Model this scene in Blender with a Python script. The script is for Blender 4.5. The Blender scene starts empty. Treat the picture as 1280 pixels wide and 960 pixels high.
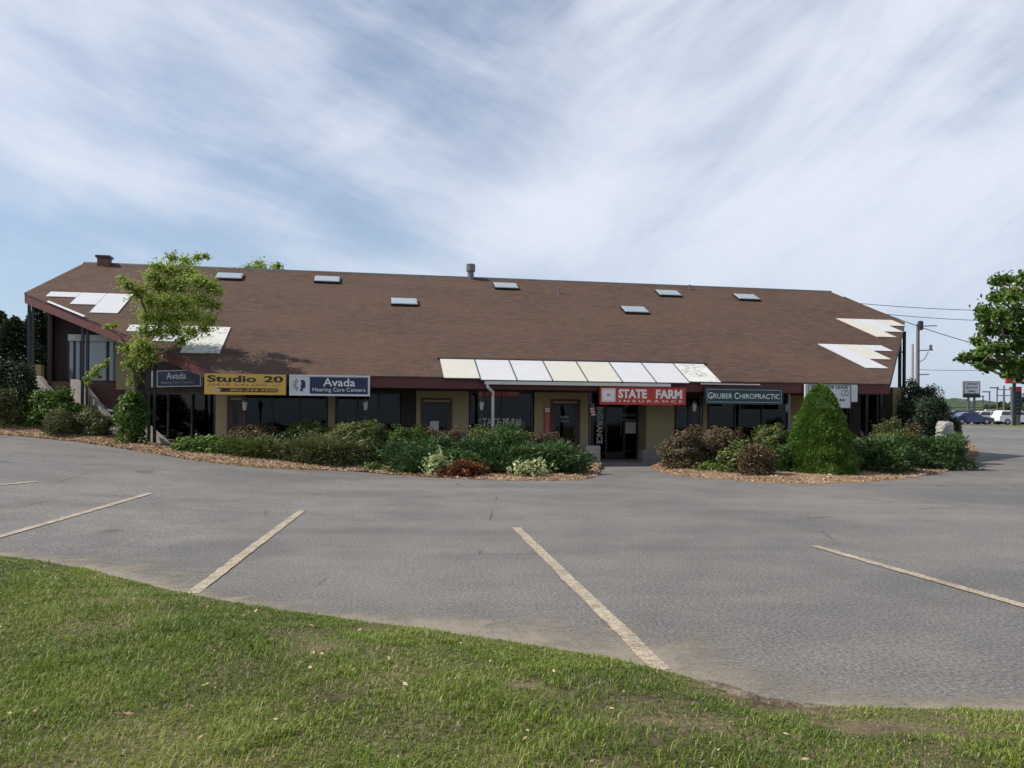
import bpy, math, random
import numpy as np
random.seed(7)
R = math.radians
scene = bpy.context.scene
col = scene.collection

# ------------------------------------------------------------------ camera
F, HX, HY, CH, RO = 1000.0, 640.0, 520.0, 1.6, 0.007
cam_d = bpy.data.cameras.new('camera'); cam = bpy.data.objects.new('camera', cam_d); col.objects.link(cam)
cam_d.sensor_width = 36; cam_d.lens = 36 * F / 1280; cam_d.shift_y = (HY - 480) / 1280
cam_d.clip_start = 0.05; cam_d.clip_end = 5000
cam.location = (0, 0, CH); cam.rotation_euler = (R(90), -RO, 0)
scene.camera = cam
# ------------------------------------------------------------------ sky, sun, exposure
SUN_EL, SUN_AZ = R(46), R(-92)            # azimuth measured clockwise from +Y
world = bpy.data.worlds.new('World'); scene.world = world; world.use_nodes = True
def build_world():
    nt = world.node_tree; N = nt.nodes; L = nt.links; N.clear()
    def nd(t, **k):
        n = N.new(t)
        for a, b in k.items(): setattr(n, a, b)
        return n
    def math_(op, a, b=None, clamp=False):
        n = nd('ShaderNodeMath', operation=op, use_clamp=clamp)
        for i, x in enumerate((a, b)):
            if x is None: continue
            if isinstance(x, (int, float)): n.inputs[i].default_value = x
            else: L.new(x, n.inputs[i])
        return n.outputs[0]
    out = nd('ShaderNodeOutputWorld')
    sky = nd('ShaderNodeTexSky', sky_type='NISHITA', sun_disc=False, sun_elevation=SUN_EL, sun_rotation=SUN_AZ)
    sky.air_density = 1.0; sky.dust_density = 0.5; sky.ozone_density = 2.5
    bg = nd('ShaderNodeBackground'); bg.inputs[1].default_value = 0.095
    L.new(sky.outputs[0], bg.inputs[0])
    bgc = nd('ShaderNodeBackground'); bgc.inputs[0].default_value = (0.82, 0.87, 0.97, 1); bgc.inputs[1].default_value = 0.78
    tc = nd('ShaderNodeTexCoord'); sep = nd('ShaderNodeSeparateXYZ'); L.new(tc.outputs['Generated'], sep.inputs[0])
    az = math_('ARCTAN2', sep.outputs[0], sep.outputs[1]); el = math_('ARCSINE', sep.outputs[2])
    cmb = nd('ShaderNodeCombineXYZ'); L.new(az, cmb.inputs[0]); L.new(el, cmb.inputs[1])
    def layer(rot, scl, loc, scale, detail, rough, dist):
        m0 = nd('ShaderNodeMapping'); m0.inputs['Rotation'].default_value = (0, 0, rot); L.new(cmb.outputs[0], m0.inputs[0])
        m = nd('ShaderNodeMapping'); m.inputs['Scale'].default_value = scl
        m.inputs['Location'].default_value = loc; L.new(m0.outputs[0], m.inputs[0])
        n = nd('ShaderNodeTexNoise'); n.inputs['Scale'].default_value = scale; n.inputs['Detail'].default_value = detail
        n.inputs['Roughness'].default_value = rough; n.inputs['Distortion'].default_value = dist
        L.new(m.outputs[0], n.inputs['Vector']); return n.outputs[0]
    def blob(cx, cy, rx, ry, rot=0.0):               # soft cloud bank around one direction
        c, sn = math.cos(rot), math.sin(rot); dx = math_('SUBTRACT', az, cx); dy = math_('SUBTRACT', el, cy)
        p = math_('DIVIDE', math_('ADD', math_('MULTIPLY', dx, c), math_('MULTIPLY', dy, sn)), rx); q = math_('DIVIDE', math_('SUBTRACT', math_('MULTIPLY', dy, c), math_('MULTIPLY', dx, sn)), ry)
        r2 = math_('ADD', math_('MULTIPLY', p, p), math_('MULTIPLY', q, q)); return math_('POWER', 2.718, math_('MULTIPLY', r2, -1.0))
    left = layer(R(17), (1.6, 8.5, 1), (1.3, 2.4, 0), 1.0, 9, .60, .35)
    right = layer(R(-33), (2.2, 6.5, 1), (4.1, .6, 0), 1.0, 9, .60, .6)
    soft = layer(0.0, (3.0, 4.0, 1), (7.7, 3.2, 0), 1.0, 7, .55, .8)
    side = nd('ShaderNodeMapRange', interpolation_type='SMOOTHSTEP'); L.new(az, side.inputs[0]); side.inputs[1].default_value = -.12; side.inputs[2].default_value = .22
    mixf = nd('ShaderNodeMix'); L.new(side.outputs[0], mixf.inputs[0]); L.new(left, mixf.inputs[2]); L.new(right, mixf.inputs[3])
    s = math_('ADD', math_('MULTIPLY', mixf.outputs[0], 1.05), math_('MULTIPLY', soft, .65))
    for cx, cy, rx, ry, rot, w in ((.30, .36, .24, .20, .3, .34), (.03, .24, .13, .06, .4, .24), (-.58, .42, .22, .10, -.3, .26), (-.45, .255, .24, .035, -.28, .26), (-.20, .36, .26, .05, -.42, .20), (.45, .18, .6, .10, 0, .22), (1.6, .4, .9, .3, 0, .2), (-1.7, .4, .8, .3, 0, .2), (3.0, .4, .6, .3, 0, .2), (-3.0, .4, .6, .3, 0, .2), (-.42, .20, .22, .022, 0, -.12)):
        s = math_('ADD', s, math_('MULTIPLY', blob(cx, cy, rx, ry, rot), w))
    mr = nd('ShaderNodeMapRange', interpolation_type='SMOOTHSTEP'); L.new(s, mr.inputs[0])
    mr.inputs[1].default_value = 0.66; mr.inputs[2].default_value = 1.36; mr.inputs[3].default_value = 0.14; mr.inputs[4].default_value = 0.97
    mix = nd('ShaderNodeMixShader'); L.new(mr.outputs[0], mix.inputs[0]); L.new(bg.outputs[0], mix.inputs[1]); L.new(bgc.outputs[0], mix.inputs[2])
    hz = math_('MULTIPLY', math_('POWER', 2.718, math_('MULTIPLY', math_('MAXIMUM', el, 0.0), -9.0)), .8)      # pale blue air low over the horizon, all round
    bgh = nd('ShaderNodeBackground'); bgh.inputs[0].default_value = (0.50, 0.64, 0.86, 1); bgh.inputs[1].default_value = 0.62
    mix2 = nd('ShaderNodeMixShader'); L.new(hz, mix2.inputs[0]); L.new(mix.outputs[0], mix2.inputs[1]); L.new(bgh.outputs[0], mix2.inputs[2])
    L.new(mix2.outputs[0], out.inputs[0])
build_world()
sun_d = bpy.data.lights.new('sun', 'SUN'); sun_d.energy = 4.0; sun_d.angle = R(0.6); sun_d.color = (1.0, 0.94, 0.84)
sun = bpy.data.objects.new('sun', sun_d); col.objects.link(sun)
sun.rotation_euler = (R(90) - SUN_EL, 0, math.pi - SUN_AZ); sun.location = (-20, 0, 30)
scene.view_settings.view_transform = 'Standard'; scene.view_settings.look = 'None'
scene.view_settings.exposure = 0.35; scene.view_settings.gamma = 1.0; scene.view_settings.use_curve_mapping = False

# ------------------------------------------------------------------ measuring helpers
ANG = R(10.5); CA, SA = math.cos(ANG), math.sin(ANG)
VE, DEP, ZE, ZR = 25.2, 10.0, 2.82, 7.72; TP = (ZR - ZE) / DEP
VW = 27.4
def ray(px, py):
    x, y = px - HX, py - HY; c, s = math.cos(RO), math.sin(RO)
    return (x * c + y * s) / F, -(-x * s + y * c) / F
def at(px, py, Y):
    x, y = ray(px, py); return (x * Y, Y, CH + y * Y)
def wall(px, py, vv=VW):
    x, y = ray(px, py); u = x * CA + SA; v = -x * SA + CA; t = vv / v; return t * u, CH + t * y
def wu(px, vv=VW): return wall(px, 520, vv)[0]
def bw(u, v): return (u * CA - v * SA, u * SA + v * CA)           # building frame -> world
def wb(X, Y): return (X * CA + Y * SA, -X * SA + Y * CA)
def sst(a, b, x):
    t = np.clip((np.asarray(x, float) - a) / (b - a), 0, 1); return t * t * (3 - 2 * t)
WLp = np.array([-12.05, VE + 6.3]); DD = np.array([-4.18 + 12.05, -6.3]); DLEN = float(np.linalg.norm(DD)); DD = DD / DLEN; DN = np.array([-DD[1], DD[0]])   # angled left end: along it, and into the building
def H(X, Y):
    X = np.asarray(X, float); Y = np.asarray(Y, float)
    L = -(X + 3.2); L = np.where(L > 0, L, 0); L = L * L / (L + 1.6)
    L = 26 * (1 - np.exp(-L / 26))
    h = .094 * L * sst(5, 22, Y)
    h = h + 1.5 * sst(25, 30.5, Y) * sst(-9.5, -15, X)
    h = h + 1.0 * sst(37, 84, Y) * sst(9, 24, X)
    u = X * CA + Y * SA; v = -X * SA + Y * CA
    ins = ((u - WLp[0]) * DN[0] + (v - WLp[1]) * DN[1] > 1.5) & (u > -7.6) & (u < 22) & (v > 27.3) & (v < 46)
    h = np.where(ins, -.06, h)
    return h
def hf(X, Y): return float(H(X, Y))
def gp(px, py):
    x, y = ray(px, py); Y = 2.5
    while Y < 140:
        if CH + y * Y <= hf(x * Y, Y): break
        Y += .02
    return (x * Y, Y, hf(x * Y, Y))

# ------------------------------------------------------------------ materials
def new_mat(name):
    m = bpy.data.materials.new(name); m.use_nodes = True; nt = m.node_tree; nt.nodes.clear()
    return m, nt, nt.nodes, nt.links
def add(nt, t, ins=None, **k):
    n = nt.nodes.new(t)
    for a, b in k.items(): setattr(n, a, b)
    for a, b in (ins or {}).items():
        if hasattr(b, 'node') and hasattr(b, 'is_output'): nt.links.new(b, n.inputs[a])
        else: n.inputs[a].default_value = b
    return n
def c4(c): return (c[0], c[1], c[2], 1)
def mixc(nt, f, a, b):
    n = nt.nodes.new('ShaderNodeMix'); n.data_type = 'RGBA'
    for i, x in ((0, f), (6, a), (7, b)):
        if isinstance(x, tuple): n.inputs[i].default_value = c4(x)
        elif isinstance(x, (int, float)): n.inputs[i].default_value = x
        else: nt.links.new(x, n.inputs[i])
    return n.outputs[2]
def noise(nt, vec, scale, detail=4, rough=.55, dist=0):
    return add(nt, 'ShaderNodeTexNoise', {'Vector': vec, 'Scale': scale, 'Detail': detail, 'Roughness': rough, 'Distortion': dist}).outputs[0]
def ramp(nt, f, a, b):
    n = add(nt, 'ShaderNodeMapRange', {0: f, 1: a, 2: b}); n.interpolation_type = 'SMOOTHSTEP'; return n.outputs[0]
def mp(nt, vec, scale): return add(nt, 'ShaderNodeMapping', {0: vec, 3: scale}).outputs[0]
def finish(nt, colr, rough=.7, metal=0, height=None, bump=.3, dist=.01, spec=.5, coat=0):
    p = add(nt, 'ShaderNodeBsdfPrincipled', {'Metallic': metal, 'Specular IOR Level': spec, 'Coat Weight': coat})
    if isinstance(colr, tuple): p.inputs['Base Color'].default_value = c4(colr)
    else: nt.links.new(colr, p.inputs['Base Color'])
    if isinstance(rough, (int, float)): p.inputs['Roughness'].default_value = rough
    else: nt.links.new(rough, p.inputs['Roughness'])
    if height is not None:
        b = add(nt, 'ShaderNodeBump', {'Strength': bump, 'Distance': dist, 'Height': height}); nt.links.new(b.outputs[0], p.inputs['Normal'])
    o = add(nt, 'ShaderNodeOutputMaterial'); nt.links.new(p.outputs[0], o.inputs[0]); return p
def plain(name, c, rough=.6, var=.18, scale=4.0, bump=.15, metal=0, c2=None, spec=.5, coat=0, stretch=(1, 1, 1), fine=40):
    m, nt, N, L = new_mat(name)
    v = add(nt, 'ShaderNodeTexCoord').outputs['Object']; v = mp(nt, v, stretch)
    n1 = noise(nt, v, scale, 6, .6); n2 = noise(nt, v, fine, 3, .6)
    f = add(nt, 'ShaderNodeMath', {0: n1, 1: n2}, operation='ADD').outputs[0]
    f = ramp(nt, f, .6, 1.4)
    a = tuple(x * (1 - var) for x in c); b = c2 or tuple(min(1, x * (1 + var)) for x in c)
    finish(nt, mixc(nt, f, a, b), rough, metal, n2, bump, .005, spec, coat); return m
M = {}
M['maroon'] = plain('maroon_paint', (.10, .020, .018), .55, .25)
M['black_steel'] = plain('black_steel', (.022, .022, .024), .4, .3)
M['dark_wood'] = plain('dark_wood', (.035, .020, .014), .75, .4, 3, .3, stretch=(1, 1, .15))
M['soffit'] = plain('soffit_wood', (.045, .026, .02), .8, .3, 3, .2)
M['beige'] = plain('beige_stucco', (.40, .32, .18), .85, .10, 2.5, .35, fine=90)
M['trim_brown'] = plain('brown_door', (.07, .035, .022), .5, .25, 3, .1)
M['bronze'] = plain('bronze_frame', (.02, .016, .013), .4, .2)
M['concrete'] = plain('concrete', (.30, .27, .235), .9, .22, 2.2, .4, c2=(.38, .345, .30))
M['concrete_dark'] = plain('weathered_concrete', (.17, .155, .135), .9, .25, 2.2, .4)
M['panel_white'] = plain('white_roof_panel', (.60, .60, .61), .35, .05, 2, .05)
M['panel_cream'] = plain('cream_roof_panel', (.61, .58, .49), .35, .05, 2, .05)
M['white_metal'] = plain('white_metal', (.72, .71, .68), .4, .08)
M['pale_steel'] = plain('pale_steel', (.36, .37, .37), .5, .15)
M['galv'] = plain('galvanised', (.16, .16, .165), .45, .3, 3, .1, metal=.6)
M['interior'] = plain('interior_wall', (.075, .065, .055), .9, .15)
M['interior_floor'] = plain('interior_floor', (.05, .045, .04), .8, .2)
M['paper'] = plain('paper', (.62, .62, .62), .8, .06)
M['red_sign'] = plain('red_sign', (.50, .035, .02), .45, .08)
M['yellow_sign'] = plain('yellow_sign', (.66, .40, .075), .5, .08)
M['navy'] = plain('navy_sign', (.012, .018, .065), .4, .1)
M['green_sign'] = plain('green_sign', (.012, .055, .05), .45, .1)
M['white_sign'] = plain('white_sign', (.62, .63, .64), .5, .06)
M['letter_white'] = plain('white_lettering', (.78, .78, .76), .5, .04)
M['letter_dim'] = plain('grey_vinyl_lettering', (.42, .42, .43), .6, .06)
M['letter_black'] = plain('black_lettering', (.015, .012, .010), .5, .1)
M['letter_brown'] = plain('brown_lettering', (.16, .05, .02), .5, .1)
M['blue'] = plain('blue_panel', (.03, .10, .20), .5, .1)
M['lantern_glass'] = plain('frosted_lantern_glass', (.45, .45, .44), .25, .1)
M['bark'] = plain('bark', (.085, .065, .05), .9, .4, 6, .6, stretch=(1, 1, .3))
M['twig'] = plain('twig', (.07, .05, .035), .9, .3)
M['pole_wood'] = plain('grey_pole_wood', (.16, .14, .125), .9, .25, 4, .3, stretch=(1, 1, .1))
M['rubber'] = plain('rubber', (.015, .015, .015), .8, .1)
M['chrome'] = plain('rim_metal', (.4, .4, .42), .3, .1, metal=.8)
M['stone'] = plain('pale_stone', (.33, .315, .29), .9, .35, 5, .7)
def glass(name, tint=(.42, .46, .46), ior=1.33):
    m, nt, N, L = new_mat(name)
    t = add(nt, 'ShaderNodeBsdfTransparent', {0: c4(tint)}); g = add(nt, 'ShaderNodeBsdfGlossy', {0: (1, 1, 1, 1), 1: .02})
    fr = add(nt, 'ShaderNodeFresnel', {0: ior})
    mx = add(nt, 'ShaderNodeMixShader'); L.new(fr.outputs[0], mx.inputs[0]); L.new(t.outputs[0], mx.inputs[1]); L.new(g.outputs[0], mx.inputs[2])
    o = add(nt, 'ShaderNodeOutputMaterial'); L.new(mx.outputs[0], o.inputs[0]); return m
M['glass'] = glass('window_glass')
M['glass_dim'] = glass('darkened_window_glass', (.25, .27, .27), 1.16)  # tint darkened and reflection cut so these panes look dark
def sky_glass():
    m, nt, N, L = new_mat('reflective_glass')
    finish(nt, (.24, .27, .29), .05, 0, None, spec=1.0, coat=.6); return m
M['sky_glass'] = sky_glass()
M['skylight_pane'] = plain('milky_skylight', (.33, .39, .43), .12, .08, bump=0, spec=.8)
M['car_glass'] = plain('car_glass', (.02, .025, .03), .08, .05, bump=0, spec=.8)
def shingles():
    m, nt, N, L = new_mat('brown_asphalt_shingles')
    v = add(nt, 'ShaderNodeTexCoord').outputs['Object']
    v1 = mp(nt, v, (1, 1.1135, 0))
    br = add(nt, 'ShaderNodeTexBrick', {'Vector': v1, 'Color1': (.25, .25, .25, 1), 'Color2': (.8, .8, .8, 1), 'Mortar': (.0, .0, .0, 1), 'Scale': 1.0,
             'Mortar Size': .008, 'Mortar Smooth': .3, 'Bias': 0, 'Brick Width': .34, 'Row Height': .145})
    br.offset = .37
    n1 = noise(nt, mp(nt, v, (1, 3.0, 1)), 3.2, 6, .7); n2 = noise(nt, v, 60, 3, .7); n3 = noise(nt, mp(nt, v, (.25, .12, 1)), 1.0, 3, .5)
    b2 = add(nt, 'ShaderNodeRGBToBW', {0: br.outputs[0]}).outputs[0]
    f = add(nt, 'ShaderNodeMath', {0: b2, 1: .45, 2: n1}, operation='MULTIPLY_ADD').outputs[0]
    f = add(nt, 'ShaderNodeMath', {0: n2, 1: .35, 2: f}, operation='MULTIPLY_ADD').outputs[0]
    f = ramp(nt, f, .45, 1.35)
    c = mixc(nt, f, (.046, .0265, .018), (.126, .0765, .052))
    c = mixc(nt, ramp(nt, n3, .35, .7), c, mixc(nt, .5, c, (.115, .069, .047)))
    hh = add(nt, 'ShaderNodeMath', {0: b2, 1: n2}, operation='ADD').outputs[0]
    finish(nt, c, .92, 0, hh, .5, .02, .3); return m
M['shingle'] = shingles()
def mould_shadow():
    m, nt, N, L = new_mat('mould_shadow_panel')
    v = add(nt, 'ShaderNodeTexCoord').outputs['Object']
    f = ramp(nt, noise(nt, v, 5.5, 8, .75, .6), .47, .62)
    g = ramp(nt, noise(nt, v, 1.6, 4, .6), .38, .62)
    f = add(nt, 'ShaderNodeMath', {0: f, 1: g}, operation='MULTIPLY').outputs[0]
    finish(nt, mixc(nt, f, (.66, .65, .60), (.10, .09, .07)), .6); return m
M['panel_mould_shadow'] = mould_shadow()  # real mould on the eave panel, painted tree shadow on a left one
def asphalt():
    m, nt, N, L = new_mat('worn_asphalt')
    v = add(nt, 'ShaderNodeTexCoord').outputs['Object']
    n0 = noise(nt, v, .22, 4, .6, .5); n1 = noise(nt, v, 1.3, 6, .65, .3); n2 = noise(nt, v, 34, 5, .8); n3 = noise(nt, v, 70, 2, .6)
    nlong = noise(nt, mp(nt, v, (.12, .9, 1)), 1.0, 5, .6, .4)
    f = add(nt, 'ShaderNodeMath', {0: n1, 1: .5, 2: n0}, operation='MULTIPLY_ADD').outputs[0]
    f = add(nt, 'ShaderNodeMath', {0: nlong, 1: .5, 2: f}, operation='MULTIPLY_ADD').outputs[0]
    c = mixc(nt, ramp(nt, f, .75, 1.25), (.120, .111, .100), (.238, .221, .198))
    c = mixc(nt, ramp(nt, n2, .38, .66), mixc(nt, .62, c, (.02, .02, .02)), mixc(nt, .16, c, (.45, .43, .41)))
    sp = ramp(nt, n3, .58, .70); c = mixc(nt, add(nt, 'ShaderNodeMath', {0: sp, 1: .55}, operation='MULTIPLY').outputs[0], c, (.34, .32, .30))
    oil = ramp(nt, noise(nt, v, .8, 2, .4), .70, .78); c = mixc(nt, add(nt, 'ShaderNodeMath', {0: oil, 1: .5}, operation='MULTIPLY').outputs[0], c, (.04, .038, .036))
    vc = add(nt, 'ShaderNodeTexVoronoi', {'Vector': mixc(nt, .12, v, add(nt, 'ShaderNodeTexNoise', {'Vector': v, 'Scale': 1.1, 'Detail': 5.0}).outputs[1]), 'Scale': .21}, feature='DISTANCE_TO_EDGE').outputs[0]
    cr = ramp(nt, vc, .0018, .0045)
    brk = ramp(nt, noise(nt, v, .5, 2, .5), .52, .60)
    crk = add(nt, 'ShaderNodeMath', {0: add(nt, 'ShaderNodeMath', {0: 1.0, 1: cr}, operation='SUBTRACT').outputs[0], 1: brk}, operation='MULTIPLY').outputs[0]
    crk = add(nt, 'ShaderNodeMath', {0: crk, 1: .6}, operation='MULTIPLY').outputs[0]
    c = mixc(nt, crk, c, (.035, .033, .03))
    finish(nt, c, .82, 0, n2, .45, .006, .45); return m
M['asphalt'] = asphalt()
def paint_line():
    m, nt, N, L = new_mat('worn_cream_line_paint')
    v = add(nt, 'ShaderNodeTexCoord').outputs['Object']
    f = ramp(nt, noise(nt, v, 48, 5, .8), .40, .53); g = ramp(nt, noise(nt, v, 3, 5, .7), .30, .62)
    rust = ramp(nt, noise(nt, v, 2.1, 4, .7), .62, .74)
    c = mixc(nt, g, (.30, .24, .16), (.47, .39, .28)); c = mixc(nt, add(nt, 'ShaderNodeMath', {0: rust, 1: .4}, operation='MULTIPLY').outputs[0], c, (.36, .20, .08))
    c = mixc(nt, f, (.13, .12, .105), c); finish(nt, c, .85, 0, noise(nt, v, 90, 3), .5, .004); return m
M['line'] = paint_line()
def mulch():
    m, nt, N, L = new_mat('bark_mulch')
    v = add(nt, 'ShaderNodeTexCoord').outputs['Object']
    a = noise(nt, v, 26, 5, .75, .6); b = noise(nt, v, .9, 4, .6)
    c = mixc(nt, ramp(nt, a, .3, .72), (.11, .07, .042), (.44, .31, .20)); c = mixc(nt, ramp(nt, b, .42, .68), c, mixc(nt, .5, c, (.16, .095, .055)))
    finish(nt, c, .95, 0, a, .8, .03, .2); return m
M['mulch'] = mulch()
def soil(name, a, b, sc=9):
    m, nt, N, L = new_mat(name)
    v = add(nt, 'ShaderNodeTexCoord').outputs['Object']
    n = noise(nt, v, sc, 8, .7, .3); n2 = noise(nt, v, 1.1, 4, .6); f = add(nt, 'ShaderNodeMath', {0: n, 1: n2}, operation='ADD').outputs[0]
    finish(nt, mixc(nt, ramp(nt, f, .7, 1.3), a, b), .95, 0, n, .7, .02, .2); return m
M['lawn_soil'] = soil('lawn_soil_and_thatch', (.05, .04, .022), (.21, .165, .10), 38)
M['dirt'] = soil('bare_dirt', (.07, .05, .035), (.27, .22, .165), 34)
M['field'] = soil('rough_grass', (.075, .105, .03), (.16, .19, .06), 3)
M['forest'] = soil('wooded_hill', (.035, .06, .035), (.075, .105, .055), .05)
def sand():
    m, nt, N, L = new_mat('sandy_grit')
    v = add(nt, 'ShaderNodeTexCoord').outputs['Object']; t = add(nt, 'ShaderNodeAttribute', attribute_name='tint').outputs[2]
    n = noise(nt, v, 2.2, 8, .72, .5); n2 = noise(nt, v, 50, 3, .7)
    a = add(nt, 'ShaderNodeMath', {0: n, 1: t}, operation='ADD').outputs[0]; a = add(nt, 'ShaderNodeMath', {0: n2, 1: .3, 2: a}, operation='MULTIPLY_ADD').outputs[0]
    a = ramp(nt, a, 1.0, 1.45)
    p = add(nt, 'ShaderNodeBsdfPrincipled', {'Roughness': .95}); L.new(mixc(nt, n2, (.20, .17, .13), (.33, .285, .225)), p.inputs[0])
    L.new(add(nt, 'ShaderNodeMath', {0: a, 1: .85}, operation='MULTIPLY').outputs[0], p.inputs['Alpha'])
    o = add(nt, 'ShaderNodeOutputMaterial'); L.new(p.outputs[0], o.inputs[0]); return m
M['sand'] = sand()
def brick_mat():
    m, nt, N, L = new_mat('red_brown_brick')
    v = add(nt, 'ShaderNodeTexCoord').outputs['Object']; sx = add(nt, 'ShaderNodeSeparateXYZ', {0: v})
    cm = add(nt, 'ShaderNodeCombineXYZ', {0: sx.outputs[0], 1: sx.outputs[2]})
    br = add(nt, 'ShaderNodeTexBrick', {'Vector': cm.outputs[0], 'Color1': (.13, .05, .035, 1), 'Color2': (.19, .085, .06, 1), 'Mortar': (.16, .13, .11, 1), 'Scale': 1.0, 'Mortar Size': .008, 'Brick Width': .21, 'Row Height': .07})
    finish(nt, br.outputs[0], .9, 0, noise(nt, v, 40, 3), .3); return m
M['brick'] = brick_mat()
def leaf(name, cols, trans=.35, rough=.55):
    m, nt, N, L = new_mat(name)
    t = add(nt, 'ShaderNodeAttribute', attribute_name='tint').outputs[2]
    r = add(nt, 'ShaderNodeValToRGB', {0: t}); e = r.color_ramp.elements
    while len(e) < len(cols): e.new(.5)
    for i, c in enumerate(cols): e[i].position = i / (len(cols) - 1); e[i].color = c4(c)
    p = add(nt, 'ShaderNodeBsdfPrincipled', {'Base Color': r.outputs[0], 'Roughness': rough, 'Specular IOR Level': .35})
    tr = add(nt, 'ShaderNodeBsdfTranslucent', {0: r.outputs[0]}); mx = add(nt, 'ShaderNodeMixShader', {0: trans})
    L.new(p.outputs[0], mx.inputs[1]); L.new(tr.outputs[0], mx.inputs[2])
    o = add(nt, 'ShaderNodeOutputMaterial'); L.new(mx.outputs[0], o.inputs[0]); return m
M['l_light'] = leaf('light_green_leaves', [(.16, .23, .03), (.29, .38, .06), (.40, .48, .12)], .5)
M['l_maple'] = leaf('maple_leaves', [(.04, .085, .012), (.09, .165, .022), (.17, .27, .05)], .4)
M['l_box'] = leaf('boxwood_leaves', [(.055, .08, .018), (.115, .15, .036), (.20, .22, .07)], .25)
M['l_brown'] = leaf('purple_brown_leaves', [(.07, .04, .025), (.145, .085, .05), (.13, .12, .045), (.21, .14, .10)], .25)
M['l_broad'] = leaf('bright_broad_leaves', [(.05, .10, .015), (.11, .19, .03), (.19, .29, .06)], .35)
M['l_juniper'] = leaf('juniper_needles', [(.022, .052, .014), (.058, .118, .028), (.12, .19, .048)], .15)
M['l_olive'] = leaf('olive_shrub_leaves', [(.07, .075, .028), (.125, .15, .048), (.19, .195, .09)], .25)
M['l_dark'] = leaf('dark_evergreen', [(.014, .026, .012), (.030, .052, .020), (.055, .085, .03)], .12)
M['l_spruce'] = leaf('dwarf_spruce_needles', [(.045, .105, .014), (.10, .195, .026), (.175, .29, .045)], .2)
M['l_white'] = leaf('cream_edged_leaves', [(.12, .20, .06), (.45, .50, .22), (.75, .77, .5)], .3)
M['l_rust'] = leaf('rust_leaves', [(.09, .028, .012), (.17, .06, .02), (.24, .11, .04)], .3)
M['l_back'] = leaf('distant_tree_leaves', [(.025, .045, .018), (.055, .09, .03), (.10, .14, .05)], .3)
M['grass'] = leaf('grass_blades', [(.06, .115, .010), (.145, .225, .018), (.265, .33, .045), (.42, .37, .18)], .35, .5)
M['chips'] = leaf('wood_chips', [(.16, .092, .05), (.38, .245, .145), (.60, .45, .31)], .0, .9)

# ------------------------------------------------------------------ mesh helpers
class MB:
    def __init__(s): s.v = []; s.f = []
    def add(s, vs, fs):
        o = len(s.v); s.v += [tuple(map(float, p)) for p in vs]; s.f += [tuple(i + o for i in f) for f in fs]; return s
    def box(s, x0, x1, y0, y1, z0, z1):
        return s.add([(x, y, z) for z in (z0, z1) for y in (y0, y1) for x in (x0, x1)],
                     [(0, 2, 3, 1), (4, 5, 7, 6), (0, 1, 5, 4), (2, 6, 7, 3), (0, 4, 6, 2), (1, 3, 7, 5)])
    def prism(s, pts, d):                        # closed polygon pts extruded by vector d
        n = len(pts); q = [(p[0] + d[0], p[1] + d[1], p[2] + d[2]) for p in pts]
        return s.add(list(pts) + q, [tuple(range(n))[::-1], tuple(range(n, 2 * n))] + [(i, (i + 1) % n, n + (i + 1) % n, n + i) for i in range(n)])
    def tube(s, pts, rad, n=8):
        pts = [np.array(p, float) for p in pts]
        if isinstance(rad, (int, float)): rad = [rad] * len(pts)
        vs = []; fs = []
        for i, p in enumerate(pts):
            d = pts[min(i + 1, len(pts) - 1)] - pts[max(i - 1, 0)]; d = d / (np.linalg.norm(d) + 1e-9)
            a = np.cross(d, (0, 0, 1) if abs(d[2]) < .9 else (1, 0, 0)); a /= np.linalg.norm(a); b = np.cross(d, a)
            for k in range(n):
                t = 2 * math.pi * k / n; vs.append(p + rad[i] * (a * math.cos(t) + b * math.sin(t)))
        for i in range(len(pts) - 1):
            for k in range(n):
                fs.append((i * n + k, i * n + (k + 1) % n, (i + 1) * n + (k + 1) % n, (i + 1) * n + k))
        fs.append(tuple(range(n))[::-1]); fs.append(tuple((len(pts) - 1) * n + k for k in range(n)))
        return s.add(vs, fs)
    def lathe(s, prof, c=(0, 0, 0), n=10):
        vs = []; fs = []
        for r, z in prof:
            for k in range(n): t = 2 * math.pi * (k + .5) / n; vs.append((c[0] + r * math.cos(t), c[1] + r * math.sin(t), c[2] + z))
        for i in range(len(prof) - 1):
            for k in range(n): fs.append((i * n + k, i * n + (k + 1) % n, (i + 1) * n + (k + 1) % n, (i + 1) * n + k))
        fs.append(tuple(range(n))[::-1]); fs.append(tuple((len(prof) - 1) * n + k for k in range(n)))
        return s.add(vs, fs)
    def build(s, name, m, parent=None, off=(0, 0, 0), smooth=False):
        me = bpy.data.meshes.new(name); me.from_pydata([(p[0] - off[0], p[1] - off[1], p[2] - off[2]) for p in s.v], [], s.f)
        me.materials.append(M[m] if isinstance(m, str) else m)
        if smooth: me.polygons.foreach_set('use_smooth', [True] * len(me.polygons))
        me.update()
        o = bpy.data.objects.new(name, me); col.objects.link(o)
        if parent: o.parent = parent
        return o
def tag(o, label=None, cat=None, group=None, kind=None):
    for k, x in (('label', label), ('category', cat), ('group', group), ('kind', kind)):
        if x: o[k] = x
    return o
def empty(name, loc, rz=0):
    o = bpy.data.objects.new(name, None); col.objects.link(o); o.location = loc; o.rotation_euler = (0, 0, rz); o.empty_display_size = .2; return o
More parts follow.
